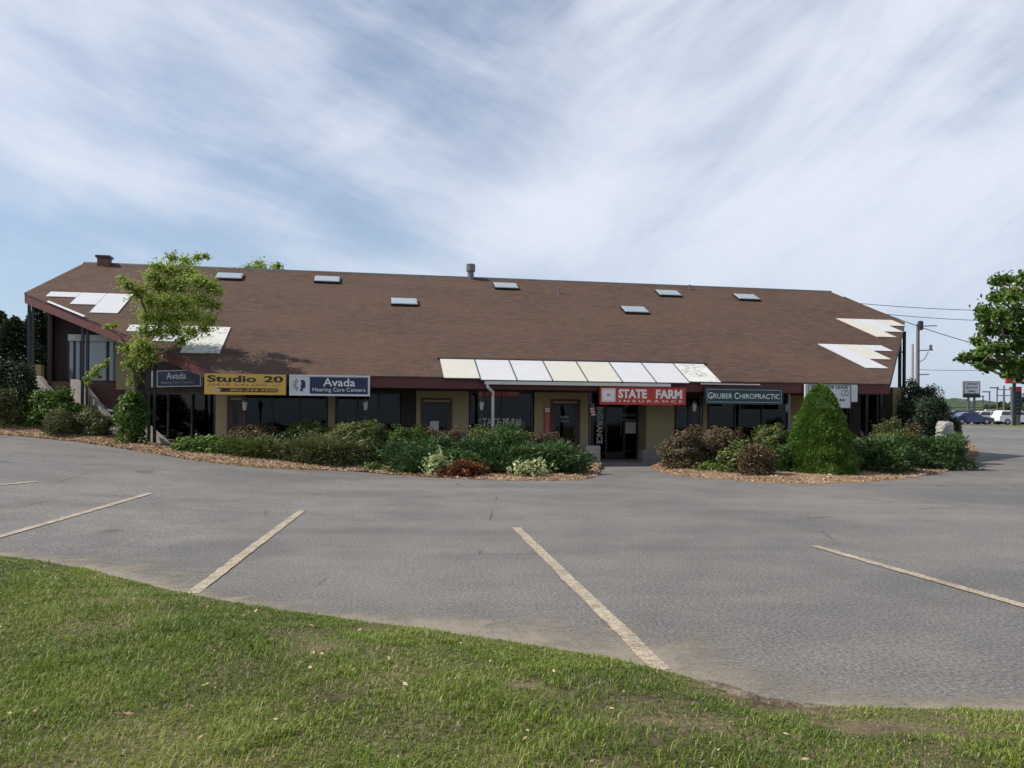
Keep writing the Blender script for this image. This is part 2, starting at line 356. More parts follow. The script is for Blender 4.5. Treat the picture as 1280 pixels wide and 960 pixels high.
def np_mesh(name, V, loops, per, m, parent=None, tint=None, off=(0, 0, 0), smooth=False):
    me = bpy.data.meshes.new(name); V = np.asarray(V, np.float32) - np.asarray(off, np.float32); n = len(loops) // per
    me.vertices.add(len(V)); me.vertices.foreach_set('co', V.ravel())
    me.loops.add(len(loops)); me.loops.foreach_set('vertex_index', np.asarray(loops, np.int32))
    me.polygons.add(n); me.polygons.foreach_set('loop_start', np.arange(0, n * per, per, dtype=np.int32))
    me.polygons.foreach_set('loop_total', np.full(n, per, np.int32))
    if smooth: me.polygons.foreach_set('use_smooth', np.ones(n, bool))
    if tint is not None:
        a = me.attributes.new('tint', 'FLOAT', 'POINT'); a.data.foreach_set('value', np.asarray(tint, np.float32))
    me.materials.append(M[m]); me.update(calc_edges=True); me.validate()
    o = bpy.data.objects.new(name, me); col.objects.link(o)
    if parent: o.parent = parent
    return o
rng = np.random.default_rng(11)
def unit(a): return a / (np.linalg.norm(a, axis=1, keepdims=True) + 1e-9)
def leaf_mesh(name, P, N, L, asp, tint, m, parent=None, off=(0, 0, 0), T=None, fold=.12):
    n = len(P); r = unit(rng.normal(size=(n, 3))) if T is None else T
    T_ = unit(r - N * (r * N).sum(1, keepdims=True)); B = np.cross(N, T_); L = np.asarray(L).reshape(-1, 1) * np.ones((n, 1))
    V = np.stack([P - T_ * L * .5, P + B * L * asp * .5 + N * L * fold, P + T_ * L * .5, P - B * L * asp * .5 + N * L * fold], 1).reshape(-1, 3)
    return np_mesh(name, V, np.arange(4 * n), 4, m, parent, np.repeat(tint, 4), off)
def grid_sheet(name, xs, ys, zf, m, kind='structure', off=0.0, mask=None, smooth=True):
    X, Y = np.meshgrid(xs, ys); Z = zf(X, Y) + off; nx, ny = len(xs), len(ys)
    V = np.stack([X, Y, Z], -1).reshape(-1, 3)
    i, j = np.meshgrid(np.arange(nx - 1), np.arange(ny - 1)); a = (j * nx + i)
    Q = np.stack([a, a + 1, a + nx + 1, a + nx], -1).reshape(-1, 4)
    if mask is not None:
        cx = (X[:-1, :-1] + X[1:, 1:]) / 2; cy = (Y[:-1, :-1] + Y[1:, 1:]) / 2; Q = Q[mask(cx, cy).ravel()]
    o = np_mesh(name, V, Q.ravel(), 4, m, smooth=smooth); o['kind'] = kind; return o
def loft(name, A, Bc, rows, zf, m, kind='structure', tintf=None, wob=0.0):
    A = np.array(A, float); Bc = np.array(Bc, float); t = np.linspace(0, 1, rows)[:, None, None]
    G = A[None] * (1 - t) + Bc[None] * t
    if wob: G = G + (rng.normal(size=G.shape) * wob)
    X, Y = G[..., 0], G[..., 1]; Z = zf(X, Y, np.broadcast_to(t[..., 0], X.shape))
    n = len(A); V = np.stack([X, Y, Z], -1).reshape(-1, 3)
    i, j = np.meshgrid(np.arange(n - 1), np.arange(rows - 1)); a = j * n + i
    Q = np.stack([a, a + 1, a + n + 1, a + n], -1).reshape(-1, 4)
    tint = None if tintf is None else tintf(np.broadcast_to(t[..., 0], X.shape)).ravel()
    o = np_mesh(name, V, Q.ravel(), 4, m, tint=tint, smooth=True); o['kind'] = kind; return o
def resample(pts, n):
    p = np.array(pts, float)[:, :2]; d = np.r_[0, np.cumsum(np.linalg.norm(np.diff(p, axis=0), axis=1))]
    # Catmull-Rom through the points
    out = []
    for s in np.linspace(0, d[-1], n):
        k = min(max(np.searchsorted(d, s) - 1, 0), len(p) - 2); t = (s - d[k]) / (d[k + 1] - d[k])
        p0, p1, p2, p3 = p[max(k - 1, 0)], p[k], p[k + 1], p[min(k + 2, len(p) - 1)]
        out.append(.5 * (2 * p1 + (p2 - p0) * t + (2 * p0 - 5 * p1 + 4 * p2 - p3) * t * t + (3 * p1 - p0 - 3 * p2 + p3) * t ** 3))
    return np.array(out)

# ================================================================== THE SETTING
def span(*segs):
    a = []
    for x0, x1, d in segs: a += list(np.arange(x0, x1 - 1e-6, d))
    return np.array(a + [segs[-1][1]])
GX = span((-1200, -100, 100), (-100, -40, 6), (-40, 46, .5), (46, 100, 6), (100, 1200, 100))
GY = span((-60, -6, 6), (-6, 60, .5), (60, 150, 3), (150, 1500, 90))
grid_sheet('ground', GX, GY, H, 'field', off=-.03)
def lot_mask(x, y):
    return ((x > -40) & (x < 46) & (y > 1.5) & (y < 34)) | ((x > 15.5) & (x < 46) & (y >= 34) & (y < 78))
grid_sheet('parking_lot', GX, GY, H, 'asphalt', off=0.0, mask=lot_mask)
grid_sheet('road', GX, GY, H, 'asphalt', off=0.0, mask=lambda x, y: (x > 20) & (x < 100) & (y > 87) & (y < 140))

# lawn in the foreground
EDGE = [(-330, 660), (-150, 678), (0, 695), (100, 711), (240, 744), (400, 770), (520, 785), (640, 803), (760, 825), (830, 840), (872, 852), (915, 868), (960, 880), (1020, 884), (1080, 884), (1180, 887), (1280, 889), (1500, 900)]
edge = resample([gp(*p) for p in EDGE], 160)
edge_s = edge.copy(); edge = edge + rng.normal(size=edge.shape) * np.array([.012, .022])
near = np.stack([np.linspace(-14, 10, 160), np.full(160, -5.0)], 1)
def lnoise(X, Y): return .5 * np.sin(1.7 * X + .6 * Y + .4) * np.cos(1.3 * Y - .5 * X) + .3 * np.sin(4.1 * X - 1.2 * Y) * np.cos(3.7 * Y + .8) + .2 * np.sin(9.3 * X + 2.0) * np.sin(8.1 * Y + X)
def lawn_z(X, Y, t=0):
    d = np.interp(X, edge_s[:, 0], edge_s[:, 1]) - Y
    return H(X, Y) - .006 + .022 * sst(-.02, .08, d) + .085 * sst(0, 1.1, d) + .018 * lnoise(X, Y) * sst(0, .4, d)
loft('lawn', edge, near, 130, lawn_z, 'lawn_soil')
nrm = np.gradient(edge_s, axis=0); kern = np.ones(21) / 21; nrm = np.stack([np.convolve(np.pad(nrm[:, i], 10, mode='edge'), kern, mode='valid') for i in (0, 1)], 1); nrm = np.stack([-nrm[:, 1], nrm[:, 0]], 1); nrm /= np.linalg.norm(nrm, axis=1, keepdims=True)
wd = .95 + .40 * np.sin(np.linspace(0, 19, 160)) + .5 * np.exp(-((np.linspace(0, 1, 160) - .78) / .1) ** 2)
loft('sand_film', edge_s - nrm * .1, edge_s + nrm * wd[:, None], 9, lambda X, Y, t: H(X, Y) + .006, 'sand', tintf=lambda t: .80 - .72 * t)
def bare(X, Y):
    b = np.zeros_like(X)
    for px, py, rx, ry in ((980, 888, .46, .15), (1090, 920, .46, .17), (925, 876, .32, .10), (1230, 935, .25, .07), (820, 930, .2, .06), (500, 830, .2, .07), (180, 760, .2, .08), (1040, 900, .14, .05), (1180, 905, .12, .04), (860, 900, .10, .05), (760, 850, .12, .04), (905, 862, .2, .05), (560, 778, .22, .08), (650, 880, .10, .06), (1150, 930, .15, .06), (300, 790, .12, .06), (420, 900, .1, .05)):
        c = gp(px, py); b = np.maximum(b, np.exp(-(((X - c[0]) / rx) ** 2 + ((Y - c[1]) / ry) ** 2) ** 1.6))
    return b
def make_grass(n, side=False):
    X = rng.uniform(-13.0 if side else -8.5, 9.5 if side else 6.5, n * 3); Y = rng.uniform(.4 if side else 2.4, 10.5 if side else 9.4, n * 3)
    ey = np.interp(X, edge[:, 0], edge[:, 1]); lim = Y * .70 + .4; k = (Y < ey - .01) & (((np.abs(X) > lim) | (Y < 2.4)) if side else (np.abs(X) < lim)); X, Y, ey = X[k], Y[k], ey[k]
    keep = rng.random(len(X)) < np.clip(.66 + .55 * lnoise(X * 1.3, Y * 1.3) + .25 * lnoise(X * 3.7 + 2, Y * 3.9), .12, 1) * (1 - .96 * bare(X, Y)); X, Y, ey = X[keep][:n], Y[keep][:n], ey[keep][:n]
    n = len(X); t = (ey - Y) / (ey + 5.0); Z = lawn_z(X, Y, t) - .004
    clump = lnoise(X * 2.1 + 3, Y * 2.1) ; tall = lnoise(X * .9 + 7, Y * .9)
    Hh = rng.uniform(.011, .034, n) * (1 + .6 * clump.clip(-.6, 1)) * (1 + .4 * tall) * (.75 + .45 * sst(0, .6, ey - Y))
    long_ = rng.random(n) < .03; Hh = np.where(long_, Hh * 2.0, Hh) * (1 + .5 * (lnoise(X * 3.3 + 1, Y * 3.1 + 4) > .28))
    az = rng.uniform(0, 2 * math.pi, n); lean = rng.uniform(.2, 1.5, n)
    d = np.stack([np.cos(az), np.sin(az), np.zeros(n)], 1); s = np.stack([-d[:, 1], d[:, 0], np.zeros(n)], 1)
    w = (rng.uniform(.0016, .0032, n) * (1.7 if side else 1) * (1 + .3 * (Y - 3) / 5))[:, None]; P = np.stack([X, Y, Z], 1); up = np.array([0, 0, 1.0]); h = Hh[:, None]; ln = lean[:, None]
    mid = P + up * h * .6 + d * h * ln * .30; tip = P + up * h * (1.0 - .25 * ln) + d * h * ln * .95
    V = np.stack([P - s * w, P + s * w, mid + s * w * .75, mid - s * w * .75, tip], 1).reshape(-1, 3)
    b = np.arange(n)[:, None] * 5
    q = np.concatenate([b + np.array([[0, 1, 2]]), b + np.array([[0, 2, 3]]), b + np.array([[3, 2, 4]])], 1).ravel()
    tint = np.clip(.38 + .36 * lnoise(X * .8, Y * .8 + 2) + .17 * rng.normal(size=n) + .18 * clump, 0, .8); dry = rng.random(n) < (.11 + .10 * bare(X * 1, Y) + .06 * (lnoise(X * 1.1 + 9, Y * 1.4) > .25)); tint = np.where(dry, rng.uniform(.85, 1, n), tint)
    o = np_mesh('grass', V, q, 3, 'grass', tint=np.repeat(tint, 5)); tag(o, 'patchy mown grass blades on the ' + ('outer ends' if side else 'middle') + ' of the lawn beside the car park', 'grass', kind='stuff')
make_grass(430000); make_grass(150000, True)
def litter(name, n, region, zf, size, m, label, cat):
    X, Y = region(n); Z = zf(X, Y); P = np.stack([X, Y, Z + .006], 1); N = unit(np.stack([rng.normal(size=len(X)) * .45, rng.normal(size=len(X)) * .45, np.ones(len(X))], 1))
    o = leaf_mesh(name, P, N, rng.uniform(*size, len(X)), .42, rng.random(len(X)), m, fold=.02); tag(o, label, cat, kind='stuff')
def lawn_region(n):
    X = rng.uniform(-6, 5, n * 3); Y = rng.uniform(2.6, 8.6, n * 3); ey = np.interp(X, edge[:, 0], edge[:, 1]); k = Y < ey + .05; return X[k][:n], Y[k][:n]
litter('dead_leaf_litter', 420, lawn_region, lambda X, Y: lawn_z(X, Y) + .018, (.018, .05), 'chips', 'small dry leaves and twigs scattered over the lawn', 'leaf litter')
# torn edge of soil where the turf is broken
for k, (px, py, l, w, h) in enumerate(((893, 859, .17, .04, .03), (930, 873, .17, .055, .04), (980, 884, .20, .06, .035), (1035, 887, .16, .04, .02))):
    c = gp(px, py); n = 26; a = np.linspace(0, 2 * math.pi, n, endpoint=False); V = [(c[0], c[1], c[2] + h)]; Fq = []
    rings = 6
    for r in range(1, rings + 1):
        q = r / rings
        for t in a:
            rr = q * (1 + .25 * math.sin(3 * t + k) + .18 * math.sin(7 * t + 2 * k)); V.append((c[0] + l * rr * math.cos(t), c[1] + w * rr * math.sin(t) - .62 * l * rr * math.cos(t), c[2] - .01 + (h + .01) * (1 - q ** 1.5) + random.uniform(-.006, .006) * (q < 1)))
    for i in range(n): Fq.append((0, 1 + i, 1 + (i + 1) % n))
    for r in range(rings - 1):
        for i in range(n): Fq.append((1 + r * n + i, 1 + (r + 1) * n + i, 1 + (r + 1) * n + (i + 1) % n, 1 + r * n + (i + 1) % n))
    o = MB().add(V, Fq).build('dirt', 'dirt', smooth=True); tag(o, kind='structure')

# painted bay lines
LINES = [((0 - 60, 688), (188, 617)), ((240, 743), (378, 638)), ((828, 840), (645, 660)), ((1320, 770), (1018, 683)), ((-90, 616), (45, 602.5))]
for k, (p, q) in enumerate(LINES):
    a = np.array(gp(*p)[:2]); b = np.array(gp(*q)[:2]); d = (b - a) / np.linalg.norm(b - a); s = np.array([-d[1], d[0]]) * .062
    n = 40; ts = np.linspace(0, 1, n)[:, None]; wob = rng.normal(size=(n, 1)) * .004
    A = a + (b - a) * ts + s + s * wob * 20; Bq = a + (b - a) * ts - s + s * wob * 12
    loft('parking_line', A, Bq, 2, lambda X, Y, t: H(X, Y) + .009, 'line')

# planting beds
def bed(front, back, cols, rows, mound):
    A = resample([gp(*p) for p in front], cols); B_ = resample(back, cols); A = A + rng.normal(size=A.shape) * .03
    def zf(X, Y, t): return H(X, Y) + np.where(t < .001, -.004, .03 + mound * sst(0, .5, t) + .025 * lnoise(X * 2, Y * 2))
    loft('mulch_bed', A, B_, rows, zf, 'mulch'); return A, B_, zf
WK = 25.35
FR_L = [(-190, 533), (-90, 538), (0, 544), (50, 548), (100, 553), (160, 562), (215, 571), (260, 578), (330, 585), (400, 588), (450, 590), (500, 594), (560, 598), (640, 601), (700, 601), (735, 599), (746, 592)]
BK_L = [bw(-22, 33), bw(-17, 32), bw(-13, 31.3), bw(-11.5, 30.9), bw(-9.6, 29.5), bw(-7.2, 27.4), bw(-5.2, 25.7), bw(-4, WK), bw(-2, WK), bw(0, WK), bw(2, WK), bw(4, WK), bw(6, WK), bw(7, WK), bw(7.7, WK)]
bedL = bed(FR_L, BK_L, 170, 26, .09)
FR_R = [(812, 585), (832, 592), (870, 597), (930, 602), (1000, 605), (1080, 603), (1150, 596), (1195, 586), (1217, 576), (1222, 564), (1212, 554)]
BK_R = [bw(10.2, WK), bw(12, WK), bw(14, WK), bw(16, WK), bw(18, WK), bw(19.5, 27), bw(21, 29.5), bw(22.3, 32), bw(23, 34), bw(23.2, 35.5)]
bedR = bed(FR_R, BK_R, 110, 24, .10)
def chips_for(b, n, seed):
    A, B_, zf = b; i = rng.integers(0, len(A), n); t = np.clip(rng.random(n) ** 1.7 * .75, .0, 1); j = rng.random(n)[:, None]
    a = A[i] * (1 - j) + A[np.minimum(i + 1, len(A) - 1)] * j; bb = B_[i] * (1 - j) + B_[np.minimum(i + 1, len(A) - 1)] * j
    P = a * (1 - t[:, None]) + bb * t[:, None] + rng.normal(size=(n, 2)) * .02; X, Y = P[:, 0], P[:, 1]; return X, Y, zf(X, Y, t + .01)
for b, n in ((bedL, 16000), (bedR, 12000)):
    X, Y, Z = chips_for(b, n, 0); P = np.stack([X, Y, Z + .012], 1); N = unit(np.stack([rng.normal(size=n) * .5, rng.normal(size=n) * .5, np.ones(n)], 1))
    o = leaf_mesh('mulch_chips', P, N, rng.uniform(.04, .11, n), .4, np.clip(rng.normal(.5, .25, n), 0, 1), 'chips', fold=.03)
    tag(o, 'loose tan bark chips spread over the bed ' + ('left of the entrance' if b is bedL else 'right of the entrance'), 'mulch', kind='stuff')
# concrete walkway under the eave
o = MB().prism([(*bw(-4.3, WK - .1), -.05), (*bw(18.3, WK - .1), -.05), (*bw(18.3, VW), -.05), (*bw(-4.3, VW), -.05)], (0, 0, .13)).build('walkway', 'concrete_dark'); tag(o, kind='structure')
# far hills
def hill_strip(n, d0, d1, x0, x1, hfun):
    xs = np.linspace(x0, x1, n); ys = np.linspace(d0, d1, 14)
    def zf(X, Y):
        t = (Y - d0) / (d1 - d0); return hfun(X) * np.sin(np.clip(t, 0, 1) * math.pi * .55) + rng.uniform(-3.2, 3.2, X.shape) * (t > .05) - 1
    grid_sheet('hills', xs, ys, zf, 'forest', smooth=False)
hill_strip(420, 620, 900, -1100, 1100, lambda X: 20 + 7 * np.sin(X / 190 + .4) + 4 * np.sin(X / 67) + np.where(X < -300, 22, 0) - 7 * sst(430, 520, X))

# ================================================================== THE PLAZA BUILDING
U0, V0 = 5.6, 33.0
plaza = empty('commercial_building', (*bw(U0, V0), 0), ANG)
tag(plaza, 'long low commercial building with broad brown shingled roof and angled ends', 'building')
OFF = (U0, V0, 0)
def part(mb, name, m, parent=None, smooth=False): return mb.build(name, m, parent or plaza, OFF, smooth)
def rz(v): return ZE + (v - VE) * TP
def roofpt(u, s, dz=0): v = VE + s * DEP; return (u, v, rz(v) + dz)
EL, ER, WR, RR, RL, WL = (-4.18, 0), (18.15, 0), (23.3, .615), (22.1, 1), (-11.2, 1), (-12.05, .63)
OUT = [EL, ER, WR, RR, RL, WL]
part(MB().prism([roofpt(u, s, -.05) for u, s in OUT], (0, 0, .05)), 'roof', 'shingle')
bk = []
for u, s in OUT:
    p = roofpt(u, s); bk.append((p[0], 2 * (VE + DEP) - p[1] + (.001 if s < 1 else 0), p[2] - .05))
part(MB().prism(bk[::-1], (0, 0, .05)), 'roof', 'shingle')
part(MB().tube([roofpt(-11.25, 1, -.03), roofpt(22.15, 1, -.03)], .07, 6), 'ridge_cap', 'galv')
# fascia boards and sloped soffit
def fascia(a, b, h=.31, th=.05, top=-.052, m='maroon'):
    p, q = np.array(roofpt(*a, top)), np.array(roofpt(*b, top)); d = q - p; n = np.array([d[1], -d[0], 0]); n /= np.linalg.norm(n)
    pts = [p, q, q - (0, 0, h), p - (0, 0, h)]; part(MB().prism([tuple(x - n * .03) for x in pts], tuple(-n * th)), 'fascia', m)
for a, b in ((EL, ER), (WL, EL), (ER, WR)): fascia(a, b)
fascia(RL, WL, .22); fascia(WR, RR, .22)
def inset(pt, k): c = (5.6, .55); return (pt[0] + (c[0] - pt[0]) * k, pt[1] + (c[1] - pt[1]) * k)
part(MB().prism([roofpt(*inset(p, .012), -.30) for p in OUT], (0, 0, .04)), 'soffit', 'soffit')
part(MB().box(-4.0, 18.0, VE + .10, VW + .2, 2.44, 2.47), 'soffit', 'soffit')
# skylights in the roof
slope_n = np.array([0, -TP, 1.0]); slope_n /= np.linalg.norm(slope_n); slope_t = np.array([0, 1.0, TP]); slope_t /= np.linalg.norm(slope_t)
def on_roof(u, s, w, l, h0, h1, mb=None, skew=0.0):
    c = np.array(roofpt(u, s)); mb = mb or MB(); vs = []
    for z in (h0, h1):
        for y in (-l / 2, l / 2):
            for x in (-w / 2, w / 2): vs.append(tuple(c + np.array([x - skew * y, 0, 0]) + slope_t * y + slope_n * z))
    return mb.add(vs, [(0, 2, 3, 1), (4, 5, 7, 6), (0, 1, 5, 4), (2, 6, 7, 3), (0, 4, 6, 2), (1, 3, 7, 5)])
for u, s in ((-5.39, .879), (-1.53, .884), (1.53, .649), (5.99, .886), (10.98, .642), (13.33, .869), (17.02, .854)):
    f = part(on_roof(u, s, 1.04, .76, -.01, .09), 'skylight', 'bronze')
    part(on_roof(u, s, 1.0, .72, .091, .10), 'pane_frame', 'pale_steel', f); part(on_roof(u, s, .90, .62, .101, .112), 'pane', 'skylight_pane', f)
# white roof panels: (u0, u1, s_bottom, s_top, material)
PAN = [(-11.2, -10.2, .595, .643, 'panel_white'), (-10.18, -9.32, .527, .643, 'panel_white'), (-9.30, -8.40, .452, .643, 'panel_white'),
       (-7.70, -6.72, .298, .352, 'panel_white'), (-6.70, -5.70, .222, .352, 'panel_white'), (-5.68, -4.50, .138, .352, 'panel_mould_shadow'),  # last one: the tree's mottled shadow painted on with the mould pattern
       (20.35, 21.25, .43, .627, 'panel_cream'), (21.20, 22.10, .49, .627, 'panel_white'), (22.06, 22.85, .56, .627, 'panel_cream'),
       (17.76, 18.66, .124, .338, 'panel_white'), (18.58, 19.48, .205, .338, 'panel_cream'), (19.41, 20.25, .285, .338, 'panel_white')]
AWC = ['panel_cream', 'panel_white', 'panel_white', 'panel_cream', 'panel_cream', 'panel_white', 'panel_white', 'panel_mould_shadow']
for i in range(8):
    a = 2.47 + i * 1.165; PAN.append((a, a + 1.125, -.012 if i in (0, 7) else -.022, .127, AWC[i]))
for u0, u1, s0, s1, m in PAN:
    part(on_roof((u0 + u1) / 2, (s0 + s1) / 2, u1 - u0, (s1 - s0) * DEP * math.sqrt(1 + TP * TP), .012, .035, skew=.27 if u0 > 15 else 0), 'roof_panel', m)
for i in range(1, 8):
    u = 2.47 + i * 1.165 - .02; part(on_roof(u, .052, .03, 1.66, .010, .05), 'panel_rib', 'galv')
part(on_roof(2.47 + 4.66, .134, 9.5, .10, .002, .05), 'panel_flashing', 'bronze')
p, q = np.array(roofpt(-10.95, .545)), np.array(roofpt(-9.35, .415)); part(MB().prism([tuple(p + (0, -.09, .0)), tuple(q + (0, -.09, 0)), tuple(q + (.0, -.0, .055)), tuple(p + (.0, -.0, .055))], (.04, .05, 0)), 'edge_trim', 'panel_white')
# gutter and downspout under the panels
gv = VE - .14
part(MB().prism([(3.75, gv - .07, 2.60), (3.75, gv + .06, 2.60), (3.75, gv + .06, 2.70), (3.75, gv - .09, 2.70)], (6.2, 0, 0)), 'gutter', 'white_metal')
part(MB().prism([(11.05, gv - .03, 2.70), (11.05, gv + .06, 2.70), (11.05, gv + .06, 2.735), (11.05, gv - .03, 2.735)], (2.1, 0, 0)), 'gutter', 'white_metal')
ud = wu(609, gv); ud2 = wu(616, 25.5)
part(MB().tube([(ud, gv, 2.62), (ud, gv, 2.52), (ud2, 25.45, 2.36), (ud2, 25.5, 2.25), (ud2, 25.5, .1)], .05, 8), 'downspout', 'white_metal', smooth=True)
# roof outlets
c = roofpt(-10.42, .985); ch = part(MB().box(c[0] - .22, c[0] + .22, c[1] - .2, c[1] + .2, c[2] - .3, c[2] + .25), 'chimney', 'brick')
part(MB().box(c[0] - .28, c[0] + .28, c[1] - .26, c[1] + .26, c[2] + .2501, c[2] + .34), 'chimney_cap', 'bronze', ch)
c = roofpt(4.60, .985); part(MB().lathe([(.14, -.2), (.14, .30), (.20, .32), (.20, .62), (.17, .64)], c, 12), 'roof_vent', 'galv')
c = roofpt(8.23, .828); part(MB().lathe([(.04, -.1), (.04, .27), (.03, .28)], c, 8), 'vent_pipe', 'galv')
c = roofpt(14.69, .948); part(MB().lathe([(.05, -.1), (.05, .22), (.04, .24)], c, 8), 'vent_pipe', 'galv')

# ---- lower shopfronts
HT = 2.46
def wallbox(p0, p1, z0=-.05, z1=HT, m='beige', v=VW, th=.16): return part(MB().box(wu(p0, v), wu(p1, v), v, v + th, z0, z1), 'wall', m)
def shopfront(p0, p1, n, sill=.42, top=2.3, v=VW, base='dark_wood', m='glass'):
    u0, u1 = wu(p0, v), wu(p1, v); fr = MB()
    fr.box(u0, u1, v, v + .12, sill - .07, sill); fr.box(u0, u1, v, v + .12, top, top + .07)
    for i in range(n + 1):
        u = u0 + (u1 - u0) * i / n; a = min(max(u - .03, u0), u1 - .06); fr.box(a, a + .06, v + .003, v + .117, sill + .001, top - .001)
    w = part(fr, 'window', 'bronze')
    for i in range(n):
        a = u0 + (u1 - u0) * i / n + .035; b = u0 + (u1 - u0) * (i + 1) / n - .035
        part(MB().box(a, b, v + .05, v + .056, sill + .002, top - .002), 'pane', m, w)
    part(MB().box(u0, u1, v + .01, v + .14, -.05, sill - .072), 'wall', base)
    part(MB().box(u0, u1, v + .01, v + .14, top + .072, HT + .02), 'wall', 'dark_wood')
    return w
def door(p0, p1, top=2.06, v=VW, glassy=True, m='trim_brown', fm='trim_brown'):
    u0, u1 = wu(p0, v), wu(p1, v); f = MB()
    f.box(u0, u0 + .1, v - .02, v + .05, .08, top); f.box(u1 - .1, u1, v - .02, v + .05, .08, top); f.box(u0 + .1, u1 - .1, v - .019, v + .049, top - .1, top)
    f.box(u0 + .1, u1 - .1, v - .018, v + .048, .08, .34)
    if not glassy: f.box(u0 + .1, u1 - .1, v, v + .04, .34, top - .1)
    d = part(f, 'door', m)
    if glassy: part(MB().box(u0 + .1, u1 - .1, v + .012, v + .018, .341, top - .101), 'pane', 'glass', d)
    part(MB().tube([(u1 - .16, v - .06, .95), (u1 - .16, v - .06, 1.2)], .014, 6).box(u1 - .17, u1 - .15, v - .06, v - .019, 1.0, 1.02), 'door_handle', 'galv', d)
    fr = MB(); fr.box(u0 - .08, u0 - .002, v - .045, v - .001, .08, top + .07); fr.box(u1 + .002, u1 + .08, v - .045, v - .001, .08, top + .07); fr.box(u0 - .08, u1 + .08, v - .044, v - .001, top + .0705, top + .14)
    part(fr, 'door_frame', fm, d); return d
def wall_with_door(p0, p1, d0, d1, top=2.06):
    wallbox(p0, d0); wallbox(d1, p1); wallbox(d0, d1, top + .002, HT)
    return door(d0, d1, top)
wall_with_door(269.5, 304, 287, 302)
shopfront(305, 409, 3)
wallbox(410, 419, m='beige')
shopfront(420, 500, 3)
wallbox(501, 519, m='dark_wood')
wall_with_door(520, 586, 529, 562)
shopfront(587, 666, 2, .42, 2.38)
wall_with_door(668, 739, 691, 722)
shopfront(740, 759, 1, .1, 2.38)
wallbox(808, 843)
shopfront(844, 878, 2, .3)
wallbox(879, 884, m='beige')
shopfront(885, 986, 3)
wallbox(987, 1007)
shopfront(1008, 1060, 2)
wallbox(1061, 1076, m='dark_wood')
# recessed glass entrance
ve = VW + .9; ua, ub = wu(759, VW), wu(808, VW)
part(MB().box(ua - .1, ua, VW + .17, ve, .07, HT), 'wall', 'dark_wood'); part(MB().box(ub, ub + .1, VW + .17, ve, .07, HT), 'wall', 'beige')
f = MB(); mid = ua + .62 * (ub - ua)
for u in (ua + .001, mid, ub - .071): f.box(u, u + .07, ve, ve + .1, .07, HT)
f.box(ua + .072, mid - .001, ve, ve + .1, 2.1, 2.2); f.box(mid + .071, ub - .072, ve, ve + .1, 2.1, 2.2); f.box(ua + .072, ub - .072, ve + .001, ve + .099, .07, .3) if False else f.box(ua + .072, mid - .001, ve, ve + .1, .07, .3)
w = part(f, 'entrance_door', 'bronze')
part(MB().box(ua + .073, mid - .002, ve + .045, ve + .052, .301, 2.099), 'pane', 'glass', w); part(MB().box(mid + .072, ub - .073, ve + .045, ve + .052, .07, 2.099), 'pane', 'glass', w)
part(MB().tube([(mid - .12, ve - .06, .9), (mid - .12, ve - .06, 1.5)], .015, 6), 'door_handle', 'galv', w)
ps, pz = wall(788, 535, ve); part(MB().box(ps - .22, ps + .22, ve + .03, ve + .034, pz - .2, pz + .22), 'notice', 'paper', w)
# posters behind the window right of the entrance
for a, b, t, bt in ((845, 850, 521, 548), (849.5, 861, 515, 548), (866, 872, 521, 548)):
    u0, zt = wall(a, t, VW + .07); u1, zb = wall(b, bt, VW + .07); part(MB().box(u0, u1, VW + .062, VW + .07 + .004 * (a > 849 and a < 860), zb, zt), 'poster', 'paper')
# inside: floor, ceiling, back wall, partitions
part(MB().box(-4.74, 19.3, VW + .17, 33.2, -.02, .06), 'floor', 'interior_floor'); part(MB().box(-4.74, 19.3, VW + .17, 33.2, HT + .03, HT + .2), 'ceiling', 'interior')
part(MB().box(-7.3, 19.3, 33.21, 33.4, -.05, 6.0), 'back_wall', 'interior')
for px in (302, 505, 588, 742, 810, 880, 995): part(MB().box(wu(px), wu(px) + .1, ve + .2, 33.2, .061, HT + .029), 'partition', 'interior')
for px, w_, h_, dv in ((330, 1.2, .9, 1.4), (385, .8, 1.3, .8), (448, 1.3, 1.0, 1.0), (476, .5, 1.2, .6), (625, 1.4, .8, 1.2), (655, .5, 1.5, 1.6), (905, 1.0, 1.1, 1.2), (950, 1.3, .8, .8), (1030, 1.0, 1.2, 1.0)):
    u = wu(px); part(MB().box(u - w_ / 2, u + w_ / 2, VW + dv, VW + dv + .5, .061, h_).box(u - w_ / 2 - .04, u + w_ / 2 + .04, VW + dv - .04, VW + dv + .54, h_ + .001, h_ + .05), 'counter', 'interior')
for px in (440, 455): # gridded paper notices inside the hearing centre window
    u, z = wall(px, 525, VW + .1); part(MB().box(u - .16, u + .16, VW + .09, VW + .094, z - .2, z + .12), 'notice', 'letter_dim')
u, z = wall(543, 530, VW - .002); part(MB().box(u - .15, u + .15, VW + .003, VW + .008, z - .28, z + .1), 'notice', 'paper')
u, z = wall(700, 527, VW); 
